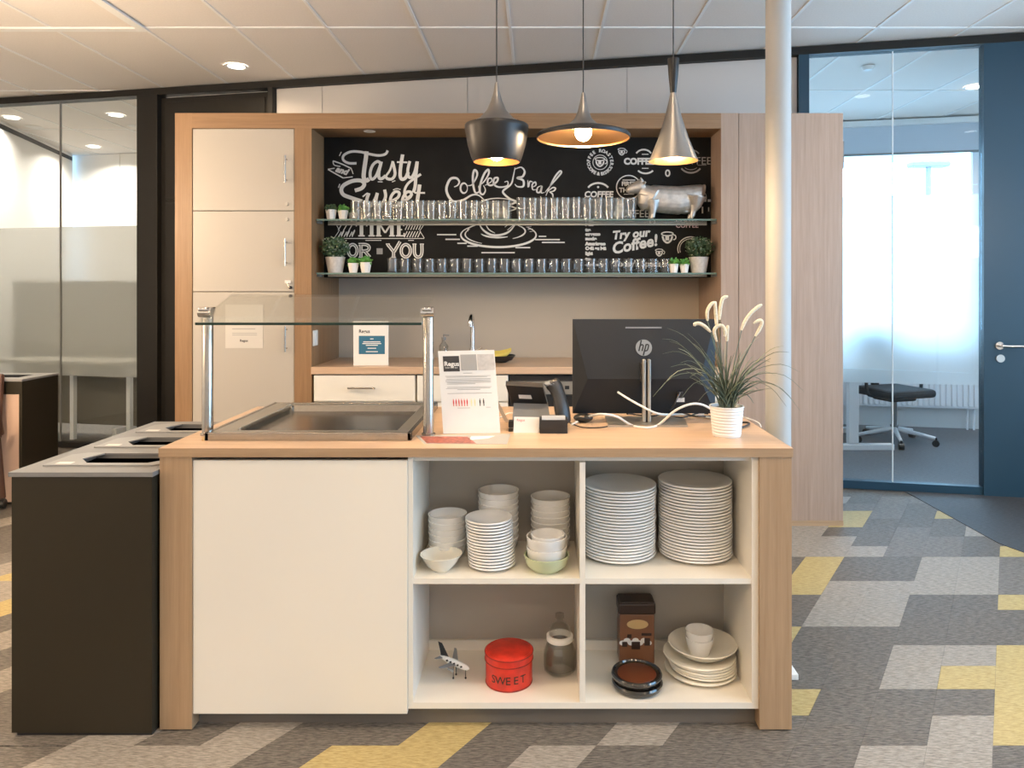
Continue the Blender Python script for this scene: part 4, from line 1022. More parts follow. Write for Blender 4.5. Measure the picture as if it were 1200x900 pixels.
MB().lathe([(13*k, 43*k), (12*k, 50*k), (8*k, 56*k), (4*k, 58*k), (3.5*k, 60*k), (5.5*k, 63*k), (5*k, 67*k), (0, 69*k)], (jx, d, zb1), 32).build('lid', 'jar_glass', jr)
# toy airplane
d = 2.46
ap = thing('toy_airplane', 'small white and black toy airplane with raised tail', 'toy', (XX(524, d), d, zb1))
k = d/F/5.714
def A(x, y, dy=0.0): return Vector((XX(480, d)+x*k, d+dy, ZZ(690, d)+(-y)*k))
nose, tail = A(402, 520, -.016), A(198, 462, .014)
ax = (nose-tail).normalized(); side = Vector((-ax.y, ax.x, 0)).normalized(); upv = ax.cross(side)*-1
if upv.z < 0: upv = -upv
L_ = (nose-tail).length
pth = [tail+ax*(L_*t) for t in (0, .12, .3, .5, .7, .85, .95, 1.0)]
MB().tube(pth, [.002, .0065, .0095, .0105, .0105, .0098, .007, .002], 14).build('fuselage', 'white_plastic', ap)
cmid = tail+ax*L_*.52-upv*.004
wg = MB()
for sd in (-1, 1):
    a = cmid+ax*.014; b = cmid-ax*.012; tip = cmid+side*sd*.068-ax*.028+upv*.008
    wg.prism([a, tip+ax*.004, tip-ax*.005, b], upv*.002)
    e = cmid+side*sd*.028-ax*.002-upv*.008
    wg.tube([e+ax*.012, e-ax*.010], [.0052, .0038], 10)
wg.build('wings', 'silver_plastic', ap)
tf = MB(); t0 = tail+ax*.004
tf.prism([t0+ax*.030+upv*.006, t0+upv*.004, t0-ax*.022+upv*.044, t0-ax*.008+upv*.044], side*.002)
tf.build('tail_fin', 'black_plastic', ap)
ts = MB()
for sd in (-1, 1): ts.prism([t0+ax*.016, t0+side*sd*.026-ax*.006, t0+side*sd*.026-ax*.012, t0-ax*.002], upv*.0015)
ts.build('tailplane', 'silver_plastic', ap)
mk = MB()
for i in range(5): mk.box(-.0035, .0035, -.0004, .0004, -.003, .003, 0, Matrix.Translation(tail+ax*L_*(.26+.12*i)-Vector((0, .0112, 0))+upv*.001) @ Matrix.Rotation(-.28, 4, 'Y'))
mk.build('fuselage_marks', 'black_plastic', ap)
lg = MB()
for p0 in (tail+ax*L_*.88, cmid+side*.012, cmid-side*.012):
    base = Vector((p0.x, p0.y, zb1))
    lg.tube([p0, base+Vector((0, 0, .003))], .0014, 6).ball(base+Vector((0, 0, .0035)), .0035, u=8, v=6)
lg.build('landing_gear', 'black_plastic', ap)

# ------------------------------------------------------------------ buffet well and sneeze guard
bw = thing('buffet_well', 'stainless steel buffet well with raised rim sunk into the worktop', 'buffet', (-.764, 2.405, ZT))
bx0, bx1, by0, by1, zr = -1.105, -.419, 2.405, 3.045, ZT+.027
rimw = .055
rm = MB()
rm.box(bx0, bx1, by0, by0+.014, ZT, zr, .002).box(bx0, bx1, by1-.014, by1, ZT, zr, .002).box(bx0, bx0+.014, by0, by1, ZT, zr, .002).box(bx1-.014, bx1, by0, by1, ZT, zr, .002)
rm.build('rim', 'steel', bw)
fl = MB().box(bx0+.014, bx0+rimw+.03, by0+.014, by1-.014, zr-.006, zr-.002).box(bx1-rimw, bx1-.014, by0+.014, by1-.014, zr-.006, zr-.002).box(bx0+rimw+.03, bx1-rimw, by1-.06, by1-.014, zr-.006, zr-.002).box(bx0+rimw+.03, bx1-rimw, by0+.014, by0+.05, zr-.006, zr-.002)
fl.build('flange', 'steel_soft', bw)
ix0, ix1, iy0, iy1 = bx0+rimw+.03, bx1-rimw, by0+.05, by1-.06
pan = MB().poly([(ix0, iy0, zr-.004), (ix1, iy0, zr-.004), (ix1, iy1, zr-.004), (ix0, iy1, zr-.004), (ix0+.02, iy0+.02, ZT+.002), (ix1-.02, iy0+.02, ZT+.002), (ix1-.02, iy1-.02, ZT+.002), (ix0+.02, iy1-.02, ZT+.002)], [(0, 1, 5, 4), (1, 2, 6, 5), (2, 3, 7, 6), (3, 0, 4, 7), (4, 5, 6, 7)])
pan.build('pan', 'steel', bw)
MB().box(ix0+.008, ix0+.016, iy0, iy1, zr-.003, zr+.006, .002).build('rail', 'chrome', bw)
MB().tube([(bx0-.004, by0+.004, ZT), (bx0-.004, by0+.004, ZT+.012)], .006, 10).build('clip', 'coffee_gold', bw)
sg = thing('sneeze_guard', 'tilted glass sneeze guard on two steel posts over the buffet', 'sneeze guard', (-.756, 2.5, ZT))
for x in (-1.137, -.3765):
    p_ = MB().lathe([(0, 0), (.024, 0), (.024, .006), (.0185, .008), (.0185, .424), (.0165, .428), (0, .428)], (x, 2.5, ZT), 24).build('post', 'steel', sg)
    MB().tube([(x-.022, 2.485, 1.318), (x+.022, 2.485, 1.318)], .017, 16).box(x-.016, x+.016, 2.46, 2.53, 1.322, 1.336, .004).build('clamp', 'chrome', p_)
g0, g1 = Vector((-1.127, 2.387, 1.279)), Vector((-.382, 2.668, 1.369))
nrm = Vector((0, -(g1.z-g0.z), g1.y-g0.y)).normalized()*.008
MB().prism([(g0.x, g0.y+.004, g0.z+.0013), (g1.x, g0.y+.004, g0.z+.0013), (g1.x, g1.y, g1.z), (g0.x, g1.y, g1.z)], nrm).build('glass_panel', 'guard_glass', sg)
MB().prism([(g0.x, g0.y, g0.z), (g1.x, g0.y, g0.z), (g1.x, g0.y+.004, g0.z+.0013), (g0.x, g0.y+.004, g0.z+.0013)], nrm).build('glass_edge', 'glass_edge', sg)

# ------------------------------------------------------------------ things on the counter
# printed sign in a holder
ph = thing('sign_holder', 'clear tilted sign holder with printed page in front of the phone', 'sign', (XX(553, 2.52), 2.52, ZT))
c0, c1 = Vector((XX(519.5, 2.515), 2.515, ZT+.001)), Vector((XX(586.5, 2.525), 2.525, ZT+.001))
t0_, t1_ = W(513.2, 411.5, 2.585), W(579.2, 410, 2.595)
ex = (c1-c0); wS = ex.length; ex.normalize(); ey = (t0_-c0); hS = ey.length; ey.normalize(); en = ex.cross(ey).normalized()
if en.y > 0: en = -en
MB().prism([c0, c1, t1_, t0_], -en*.003).build('page', 'paper', ph)
def SP(u, v): return c0+ex*(wS*u)+(t0_-c0)*(1-v)+(t1_-t0_-(c1-c0))*u*(1-v)
def sq(nm, u0, u1, v0, v1, m, lift=.0006):
    o = en*lift
    return MB().prism([SP(u0, v1)+o, SP(u1, v1)+o, SP(u1, v0)+o, SP(u0, v0)+o], en*.0003).build(nm, m, ph)
lgo = sq('logo_square', .08, .365, .065, .255, 'ink')
sq('photo_print', .39, .67, .05, .245, 'ink_grey'); sq('photo_print', .69, .985, .05, .245, 'pot_grey')
eyu = (SP(.2, .1)-SP(.2, .2)).normalized()
join('logo_text', [textmesh('Regus', .022, 'paper', 't', SP(.095, .185), ex, eyu, 'LEFT', .0007, 0, .0016), textmesh('WORK YOUR WAY', .0052, 'paper', 't', SP(.105, .215), ex, eyu, 'LEFT', .0001, 0, .0016)], ph)
mb = MB()
for v, a, b in ((.275, .42, .58), (.31, .10, .90), (.322, .12, .84), (.345, .12, .90), (.36, .10, .90), (.375, .10, .90), (.39, .12, .90), (.405, .12, .62), (.445, .12, .90), (.46, .10, .88), (.475, .30, .70), (.52, .12, .90), (.695, .28, .50), (.69, .78, .86)):
    mb.prism([SP(a, v+.005)+en*.0006, SP(b, v+.005)+en*.0006, SP(b, v)+en*.0006, SP(a, v)+en*.0006], en*.0003)
mb.build('text_lines', 'ink_grey', ph)
def fig(nm, us, m):
    mb = MB()
    for u in us:
        for (a, b, e, f_) in ((-.010, .010, .605, .645), (-.007, .007, .645, .675), (-.006, .006, .590, .602)):
            mb.prism([SP(u+a, f_)+en*.0006, SP(u+b, f_)+en*.0006, SP(u+b, e)+en*.0006, SP(u+a, e)+en*.0006], en*.0003)
    mb.build(nm, m, ph)
fig('red_figures', [.215+.048*i for i in range(6)], 'ink_red'); fig('yellow_figures', [.53, .59], 'ink_yellow'); fig('black_figures', [.68, .745], 'ink')
MB().prism([SP(.62, .12)-en*.003, SP(.68, .12)-en*.003, Vector((c1.x+.022, 2.74, ZT)), Vector((c1.x+.006, 2.74, ZT))], (0, .002, 0)).build('back_leg', 'white_plastic', ph)
lf = thing('picture_leaflet', 'red and grey picture leaflet lying flat under the sign', 'leaflet', (XX(545, 2.40), 2.40, ZT))
def CT(px, py): dd = DZ(py, ZT+.0005); return Vector((XX(px, dd), dd, ZT))
MB().prism([CT(496.5, 520), CT(594, 520.5), CT(598.5, 508.5), CT(487, 510.5)], (0, 0, .0008)).build('sheet', 'ink_grey', lf)
MB().prism([CT(500, 519.5), CT(558, 519.8), CT(548, 512), CT(492, 511.5)], (0, 0, .0012)).build('red_print', 'leaflet_red', lf)
MB().prism([CT(550, 516), CT(572, 514), CT(580, 511), CT(552, 511.5)], (0, 0, .0012)).build('white_print', 'paper', lf)
# desk phone seen from behind
tel = thing('desk_phone', 'dark desk phone seen from behind beside the sign', 'phone', (XX(632, 2.64), 2.64, ZT))
D = 2.64
p0 = [W(595, 452, 2.66), W(633, 452.5, 2.66), W(640, 473, 2.60), W(602, 474, 2.60)]
MB().prism([W(592.5, 451.5, 2.60), W(636, 454, 2.60), W(642, 476, 2.665), W(600, 474, 2.665)], Vector((0, .028, .012))).build('display_head', 'black_plastic', tel)
MB().prism([W(607.5, 462.5, 2.626), W(622, 463, 2.626), W(623.5, 467.5, 2.638), W(608.5, 467, 2.638)], Vector((0, -.002, 0))).build('rating_label', 'paper', tel)
MB().prism([Vector((XX(600, D), 2.60, ZT)), Vector((XX(646, D), 2.60, ZT)), W(642, 472, 2.66), W(602, 472, 2.66)], Vector((0, .02, 0))).box(XX(600, 2.66), XX(655, 2.66), 2.60, 2.78, ZT, ZT+.022, .004).build('stand', 'grey_plastic', tel)
hs = MB()
hs.tube(smoothpath([W(646, 448, 2.64), W(652, 456, 2.63), W(657, 472, 2.61), W(660, 488, 2.60), W(661, 495, 2.60)], 5), [.030, .034, .036, .035, .034, .033, .032, .031, .031, .031, .032, .033, .034, .034, .034, .034, .033, .033, .032, .031, .030], 16, flat=.75)
hs.build('handset', 'black_plastic', tel)
MB().ball(W(646, 450, 2.625), .022, (1.2, 1, .6)).build('ear_cap', 'silver_plastic', tel)
# business cards
cbx = thing('card_box', 'small black box of white business cards on the counter', 'card box', (XX(649, 2.525), 2.525, ZT))
a, b = XX(632.5, 2.525), XX(665, 2.525); z1 = ZZ(491, 2.525)
MB().box(a, b, 2.525, 2.529, ZT, z1-.004).box(a, b, 2.571, 2.575, ZT, z1).box(a, a+.004, 2.529, 2.571, ZT, z1).box(b-.004, b, 2.529, 2.571, ZT, z1).box(a, b, 2.529, 2.571, ZT, ZT+.004).build('box', 'black_plastic', cbx)
for i in range(5): MB().box(a+.007, b-.007, 2.535+.006*i, 2.536+.006*i, ZT+.005, z1+.006-.001*(i % 2)).build('card', 'paper', cbx)
cs = thing('card_stand', 'white business card on a small black stand left of the card box', 'card', (XX(617, 2.54), 2.54, ZT))
MB().prism([Vector((XX(601.5, 2.535), 2.535, ZT)), Vector((XX(631.5, 2.535), 2.535, ZT)), W(632, 489, 2.55), W(602.5, 488.5, 2.55)], (0, .002, 0)).build('card', 'paper', cs)
MB().box(XX(596, 2.56), XX(629, 2.56), 2.556, 2.60, ZT, ZT+.012, .002).box(XX(596, 2.58), XX(602, 2.58), 2.57, 2.60, ZT+.012, ZT+.035, .002).build('stand', 'black_plastic', cs)
join('card_print', [textmesh('Regus', .012, 'ink_red', 't', W(605.5, 493.5, 2.5355), EXB, EYB, 'LEFT', 0, 0, .0006)], cs)
# monitor, back towards us
mo = thing('computer_monitor', 'black computer monitor seen from behind on the counter', 'monitor', (XX(754.5, 2.68), 2.68, ZT))
dm = 2.765; x0, x1 = XX(671, dm), XX(838, dm); z0, z1 = ZZ(484.5, dm), ZZ(374, dm)
rl, rr_, rz = XX(688.5, 2.725), XX(820.5, 2.725), ZZ(444, 2.725)
MB().box(x0, x1, dm, dm+.012, z0, z1, .003).build('bezel', 'black_plastic', mo)
MB().box(x0+.008, x1-.008, dm+.012, dm+.0135, z0+.018, z1-.008).build('screen', 'screen_glass', mo)
MB().poly([(x0, dm, z0), (x1, dm, z0), (x1, dm, z1), (x0, dm, z1), (rl, 2.722, rz), (rr_, 2.722, rz)], [(0, 1, 5, 4), (2, 3, 4, 5), (0, 4, 3), (1, 2, 5)]).build('back_shell', 'monitor_shell', mo)
def shell_y(z): t = (z-rz)/(z1-rz); return 2.722+(dm-2.722)*max(0, t)
zv = ZZ(384, 2.756); MB().box(XX(733, 2.756), XX(775.5, 2.756), shell_y(zv)-.002, shell_y(zv)+.004, zv-.003, zv+.003).build('vent_slot', 'silver_plastic', mo)
zl = ZZ(407.5, 2.742); yl = shell_y(zl); xl = XX(754.5, 2.742); rL = 9.6*2.742/F
tilt = Matrix.Translation((xl, yl-.0012, zl)) @ Matrix.Rotation(-math.atan2(dm-2.722, z1-rz), 4, 'X') @ Matrix.Rotation(PI/2, 4, 'X')
lo = MB().lathe([(0, 0), (rL, 0), (rL, .0012), (0, .0012)], seg=36, mtx=tilt).build('logo_disc', 'silver_plastic', mo)
lb = MB(); e1 = tilt.to_3x3() @ Vector((1, 0, 0)); e2 = tilt.to_3x3() @ Vector((0, 1, 0)); oc = tilt @ Vector((0, 0, .0018))
def ls_(pts, wd): lb.ribbon(smoothpath([Vector((a*rL, b*rL)) for a, b in pts], 4) if len(pts) > 2 else [Vector((a*rL, b*rL)) for a, b in pts], wd*rL, oc, e1, e2, 0)
ls_([(-.28, .92), (-.62, -.42)], .17); ls_([(-.46, .18), (-.25, .36), (-.08, .28), (-.12, .0), (-.24, -.42)], .16)
ls_([(.30, .40), (-.10, -.95)], .17); ls_([(.22, .36), (.50, .38), (.58, .22), (.44, -.25), (.28, -.38), (.06, -.38)], .16)
lb.build('logo_letters', 'monitor_shell', lo)
xs = XX(757.5, 2.70)
stn = MB()
for dx in (-.0095, .0095): stn.box(xs+dx-.006, xs+dx+.006, 2.690, 2.712, ZT+.008, ZZ(421, 2.70), .003)
stn.build('stand_posts', 'steel_soft', mo)
MB().box(xs-.0035, xs+.0035, 2.697, 2.712, ZT+.008, ZZ(424, 2.70)).box(xs-.02, xs+.02, 2.712, 2.76, ZZ(447, 2.73), ZZ(425, 2.73), .003).build('stand_core', 'black_plastic', mo)
MB().prism([(XX(713, 2.64), 2.64, ZT), (XX(806, 2.64), 2.64, ZT), (XX(800, 2.82), 2.82, ZT), (XX(709, 2.82), 2.82, ZT)], (0, 0, .008)).build('base_plate', 'steel_soft', mo)
MB().box(XX(793, 2.745), XX(802, 2.745), 2.742, 2.752, ZZ(471, 2.745), ZZ(466, 2.745)).build('port_label', 'paper', mo)
MB().box(XX(794, 2.735), XX(800, 2.735), 2.725, 2.75, ZZ(466, 2.735), ZZ(459, 2.735), .001).build('video_plug', 'black_plastic', mo)
# cables
def cable(pts, r, m, label, grp=None):
    p_ = smoothpath(pts, 7); o = MB().tube(p_, r, 8).build('cable', m); origin(o, Vector(pts[0])); tag(o, label, 'cable', grp)
cable([CT(670, 499)+Vector((0, 0, .005)), CT(685, 493)+Vector((0, 0, .010)), W(702, 485.5, 2.60), W(722, 488, 2.60), CT(740, 500)+Vector((0, 0, .006)), CT(757, 503)+Vector((0, 0, .006)), CT(772, 500)+Vector((0, 0, .008)), W(790, 482, 2.60), W(808, 474, 2.60), W(822, 474, 2.62), W(834, 480, 2.66), CT(838, 486)+Vector((0, 0, .006))], .0042, 'white_plastic', 'thick white cable arching along the counter to the plant pot')
cable([W(724, 459.5, 2.728), W(734, 466, 2.70), W(750, 475, 2.665), W(772, 485, 2.66), CT(800, 488)+Vector((0, 0, .008)), CT(828, 490.5)+Vector((0, 0, .005)), CT(842, 493)+Vector((0, 0, .005))], .0042, 'white_plastic', 'white cable plugged into the back of the monitor')
cable([W(735, 485, 2.74), CT(742, 489)+Vector((0, 0, .012)), CT(765, 491)+Vector((0, 0, .012)), CT(790, 488)+Vector((0, 0, .02)), CT(815, 491)+Vector((0, 0, .012)), CT(838, 489)+Vector((0, 0, .005))], .003, 'black_plastic', 'thin black cable trailing behind the monitor stand')
cable([W(797, 460, 2.72), W(789, 476, 2.70), CT(782, 488)+Vector((0, 0, .012)), CT(800, 492)+Vector((0, 0, .010)), CT(830, 487)+Vector((0, 0, .02)), CT(845, 491)+Vector((0, 0, .006))], .003, 'black_plastic', 'thin black cable hanging from the monitor video plug')
cable([CT(664, 494)+Vector((0, 0, .003)), CT(680, 501)+Vector((0, 0, .003)), CT(700, 502)+Vector((0, 0, .003)), CT(712, 500.5)+Vector((0, 0, .003))], .0022, 'black_plastic', 'thin black cord running from the phone to the monitor foot')
cable([CT(868, 489)+Vector((0, 0, .003)), CT(880, 493)+Vector((0, 0, .006)), CT(889, 497)+Vector((0, 0, .005)), CT(892, 501)+Vector((0, 0, .003))], .0025, 'white_plastic', 'short white cable to the right of the plant pot')
cable([CT(866, 503)+Vector((0, 0, .004)), CT(876, 500)+Vector((0, 0, .006)), CT(877, 497)+Vector((0, 0, .006)), CT(866, 496)+Vector((0, 0, .004))], .0035, 'black_plastic', 'short black cable loop to the right of the plant pot')
cable([CT(586, 490)+Vector((0, 0, .003)), CT(596, 487)+Vector((0, 0, .01)), CT(606, 489)+Vector((0, 0, .012)), CT(616, 493)+Vector((0, 0, .004))], .0025, 'white_plastic', 'thin white phone cord beside the sign holder')
ms = tag(MB().ball(CT(683.5, 494.5)+Vector((0, 0, .017)), .030, (1.25, 1.0, .55), 20, 12).build('computer_mouse', 'black_plastic'), 'black computer mouse next to the monitor stand', 'mouse')
origin(ms, CT(683.5, 494.5))
pc = thing('power_adapter', 'white power adapter among the cables behind the plant', 'adapter', CT(818, 487))
q = CT(818, 487); MB().box(q.x-.022, q.x+.022, q.y-.015, q.y+.015, ZT+.001, ZT+.026, .004).build('body', 'white_plastic', pc)
MB().tube([q+Vector((.022, 0, .012)), q+Vector((.04, 0, .008))], .004, 8).build('plug', 'black_plastic', pc)

# ornamental grass in a ribbed white pot
d = 2.485; gx = XX(851.5, d); k = d/F
gp = thing('potted_grass', 'ornamental grass with cream plumes in a ribbed white pot', 'potted plant', (gx, d, ZT))
prof = [(0, 0), (15.5*k, 0), (16.2*k, .003)]
for i in range(9):
    z = (2+i*3.5)*k; r = (16.2+2.9*i/9)*k; prof += [(r, z), (r+.0012, z+1.0*k), (r+.0012, z+2.2*k), (r, z+3.2*k)]
hp = 35.5*k
prof += [(20*k, hp-.004), (20*k, hp), (18.3*k, hp), (17.5*k, hp-.012), (0, hp-.012)]
pot_ = MB().lathe(prof, (gx, d, ZT), 40).build('pot', 'white_plastic', gp)
MB().lathe([(0, hp-.011), (17.4*k, hp-.011)], (gx, d, ZT), 24).build('soil', 'soil', pot_)
rg = random.Random(21); base = Vector((gx, d, ZT+hp-.012))
def blade(tipx, tipy, dy, rise, m, w_=.0044):
    tip = W(tipx, tipy, d)+Vector((0, dy, 0)); b = base+Vector((rg.uniform(-.022, .022), rg.uniform(-.02, .02), 0))
    mid = b+(tip-b)*.42; mid.z = b.z+(tip.z-b.z)*.5+rise
    m2 = b+(tip-b)*.75; m2.z = b.z+(tip.z-b.z)*.8+rise*.75
    pth = smoothpath([b, b+Vector(((mid.x-b.x)*.45, (mid.y-b.y)*.45, (mid.z-b.z)*.62)), mid, m2, tip], 3); n_ = len(pth)
    MB().tube(pth, [w_*(1-.85*(q/(n_-1))**2)+.0003 for q in range(n_)], 5, flat=.35).build('leaf', m, gp)
for tx_, ty_, ri in ((763, 463, .10), (771, 455, .10), (776, 397, .05), (777, 415, .06), (780, 384, .04), (787, 401, .04), (786, 430, .05), (792, 407, .03), (797, 425, .05), (795, 466, .08), (808, 391, .02), (812, 402, .03), (805, 440, .05), (826, 410, .02), (818, 470, .05),
                     (925, 470, .08), (938, 482, .10), (921, 412, .05), (933, 435, .07), (940, 458, .09), (912, 404, .04), (905, 425, .05), (908, 440, .05), (900, 450, .05), (895, 460, .05), (882, 440, .03), (888, 420, .03), (878, 470, .04), (925, 478, .09), (890, 395, .03)):
    blade(tx_, ty_, rg.uniform(-.06, .06), ri, 'leaf_grass' if rg.random() < .7 else 'leaf_pale')
for i in range(64):
    a = rg.uniform(-1, 1); blade(851+a*42+rg.uniform(-8, 8), rg.uniform(398, 450)+abs(a)*14, rg.uniform(-.08, .08), .012, 'leaf_grass' if rg.random() < .75 else 'leaf_pale', .0052)
def plume(pts, stem):
    pp = [W(x, y, d)+Vector((0, dy, 0)) for x, y, dy in pts]; pth = smoothpath(pp, 5); n_ = len(pth)
    f = MB().tube(pth, [.0062*min(1, .55+2.5*min(q, n_-1-q)/n_) for q in range(n_)], 8).build('plume', 'plume', gp)
    b = base+Vector((rg.uniform(-.015, .015), rg.uniform(-.01, .01), 0)); m_ = b+(pp[0]-b)*.5; m_.x = b.x+(pp[0].x-b.x)*.38
    MB().tube(smoothpath([b, m_, pp[0]], 5), .0016, 6).build('stem', 'leaf_grass', gp)
plume([(829, 376, 0), (829, 365, 0), (833, 357, 0), (838, 354, .0)], 0); plume([(840, 384, .0), (839, 370, 0), (838, 358, 0), (838, 353, 0)], 0)
plume([(844, 375, .01), (845, 362, .01), (848, 350, .01), (854, 347.5, .01)], 0); plume([(832, 389, -.01), (826, 383, -.01), (819, 379, -.01), (814, 379.5, -.01), (813, 382, -.01)], 0)
plume([(839, 400, -.01), (836, 388, -.01), (840, 382, -.01), (846, 382, -.01), (849, 389, -.01), (848, 394, -.01)], 0); plume([(852, 400, 0), (852, 390, 0), (853, 381, 0)], 0)
plume([(869, 387, .0), (873, 377, 0), (880, 367, 0), (888, 360, 0), (893, 357, 0)], 0); plume([(885, 394, 0), (890, 386, 0), (893, 378, 0), (890, 375.5, 0), (883, 379, 0)], 0)

# ------------------------------------------------------------------ pendant lamps
DP = 2.733
def PX(px): return XX(px, DP)
def PZ(py): return ZZ(py, DP)
def pendant(px, ptop, parts, inner, label, bulb_py, power, cordr=.0024, r_in=0):
    x = PX(px)
    t = thing('pendant_lamp', label, 'pendant lamp', (x, DP, PZ(ptop)))
    MB().tube([(x, DP, PZ(ptop)-.004), (x, DP, CEIL-.03)], cordr, 8).build('cord', 'black_plastic', t)
    MB().lathe([(0, -.03), (.02, -.03), (.045, -.012), (.048, -.0005), (0, -.0005)], (x, DP, CEIL), 24).build('ceiling_cup', 'black_plastic', t)
    for nm, m, prof in parts: MB().lathe(prof, (x, DP, 0), 48).build(nm, m, t)
    MB().lathe(inner, (x, DP, 0), 48).build('inner_shade', 'pendant_gold', t)
    zb = PZ(bulb_py); b = MB().ball((x, DP, zb), .032, (1, 1, 1.05)).build('bulb', 'bulb', t)
    MB().cyl((x, DP, zb+.022), (x, DP, zb+.06), .013, 16).build('socket', 'black_plastic', t)
    l = bpy.data.lights.new('pendant_bulb_light', 'POINT'); l.energy = power; l.color = (1, .72, .42); l.shadow_soft_size = .03
    o = bpy.data.objects.new('pendant_bulb_light', l); COL.objects.link(o); o.parent = t; o.location = (0, 0, zb-PZ(ptop)-.042)
k = DP/F
P_ = lambda lst: [(r*k, PZ(y)) for r, y in lst]
pendant(582, 97, [('shade_cone', 'pendant_grey', P_([(1.6, 96.5), (2.2, 98), (3.5, 107), (6.5, 118), (12, 130), (20, 139), (29, 144), (36.5, 146.5)])),
                  ('shade_bowl', 'pendant_black', P_([(36.5, 146.5), (37.4, 148), (37.2, 152), (34, 170), (30, 184), (27.3, 190), (26.6, 190)]))],
        P_([(26.6, 190), (29.2, 184), (33.2, 170), (36, 152), (28, 146), (18, 141), (9, 130), (0, 128)]), 'black bowl pendant lamp with grey cone, left of the three', 178, 22)
pendant(683.5, 109, [('shade_cone', 'pendant_grey', P_([(1.5, 108.5), (2.2, 110), (3.6, 118), (6.5, 130), (10, 139), (16, 145), (22, 148.5)])),
                     ('shade_brim', 'pendant_black', P_([(22, 148.5), (38, 152.5), (53, 157), (55, 159), (55, 162.5), (53.8, 162.5)]))],
        P_([(53.8, 162.5), (53.5, 160.5), (38, 155.5), (22, 151.5), (14, 148), (8, 142), (0, 140)]), 'wide flat black pendant lamp with gold inside, middle of the three', 155, 22)
pendant(789, 69, [('neck', 'pendant_black', P_([(0, 69), (6.6, 69), (7, 70.5), (5.6, 88), (3.7, 108), (3.5, 109)])),
                  ('shade_cone', 'pendant_grey', P_([(3.5, 109), (5.2, 118), (10, 138), (18, 163), (26.5, 184), (28.9, 189), (28.3, 189)]))],
        P_([(28.3, 189), (25.8, 184), (17.3, 163), (9.3, 138), (4, 120), (0, 119)]), 'tall slim grey cone pendant lamp with black neck, right of the three', 172, 16)

# ------------------------------------------------------------------ column, floor box, recycling station
cl = thing('column', 'round white column standing behind the right end of the counter', 'column', (XX(912, 2.98), 2.98, 0))
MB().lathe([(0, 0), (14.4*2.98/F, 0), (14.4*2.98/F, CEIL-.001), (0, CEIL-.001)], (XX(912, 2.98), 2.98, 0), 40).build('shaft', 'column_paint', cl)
fbx = tag(MB().box(.80+.03, .932, 2.59, 2.72, 0, .022, .003).build('floor_cable_box', 'white_plastic'), 'low white cable box on the floor beside the counter end panel', 'cable box')
origin(fbx, (.88, 2.65, 0))
SX0, SX1, SY0, SY1, SZT = XX(9.5, 2.262), -1.201, 2.262, 3.127, .826
rs = thing('recycling_station', 'black recycling station with three bin openings left of the counter', 'bin', ((SX0+SX1)/2, SY0, 0))
e0, e1, f0_, f1_, zt0 = SX0+.008, SX1-.004, SY0+.004, SY1-.004, SZT-.014
MB().box(e0, e1, f0_, f0_+.018, .012, zt0).box(e0, e1, f1_-.018, f1_, .012, zt0).box(e0, e0+.018, f0_+.018, f1_-.018, .012, zt0).box(e1-.018, e1, f0_+.018, f1_-.018, .012, zt0).box(e0+.018, e1-.018, f0_+.018, f1_-.018, .012, .03).build('body', 'black_cabinet', rs)
MB().box(SX0+.02, SX1-.008, SY0+.012, SY1-.02, 0, .012).build('plinth', 'black_plastic', rs)
tp_ = MB(); hx0, hx1 = SX0+.055+.068, SX1-.012-.008
tp_.box(SX0, hx0, SY0, SY1, zt0, SZT).box(hx1, SX1, SY0, SY1, zt0, SZT)
ys = [SY0]
for i in range(3): ys += [2.339+.27*i+.024, 2.339+.27*i+.172]
ys.append(SY1)
for a, b in zip(ys[0::2], ys[1::2]): tp_.box(hx0, hx1, a, b, zt0, SZT)
tp_.build('top', 'grey_top', rs)
for i in range(3):
    y0 = 2.339+.27*i; y1 = y0+.177; xa_, xb_ = SX0+.055, SX1-.012
    out_ = [(xa_, y0), (xb_-.03, y0), (xb_, y0+.03), (xb_, y1), (xa_+.04, y1), (xa_, y1-.03)]
    inn_ = [(xa_+.125, y0+.028), (xb_-.06, y0+.028), (xb_-.012, y0+.085), (xb_-.04, y1-.008), (xa_+.10, y1-.008), (xa_+.075, y0+.085)]
    pts = [(x, y, z) for z in (SZT, SZT+.005) for x, y in out_+inn_]; fc = []
    for q in range(6):
        n_ = (q+1) % 6
        fc += [(12+q, 12+n_, 18+n_, 18+q), (q, 6+q, 6+n_, n_), (q, n_, 12+n_, 12+q), (6+n_, 6+q, 18+q, 18+n_)]
    f = MB().poly(pts, fc).build('lid_frame', 'grey_lid', rs)
    MB().box(xa_+.03, xa_+.08, y0+.015, y0+.04, SZT+.005, SZT+.0056).build('symbol_plate', 'paper', f)
    lx0, lx1, ly0, ly1 = hx0-.03, hx1, y0+.012, y0+.20
    MB().poly([(lx0, ly0, zt0-.002), (lx1, ly0, zt0-.002), (lx1, ly1, zt0-.002), (lx0, ly1, zt0-.002), (lx0+.02, ly0+.02, .10), (lx1-.02, ly0+.02, .10), (lx1-.02, ly1-.02, .10), (lx0+.02, ly1-.02, .10)], [(0, 1, 5, 4), (1, 2, 6, 5), (2, 3, 7, 6), (3, 0, 4, 7), (4, 5, 6, 7)]).build('bin_liner', 'hole', rs)

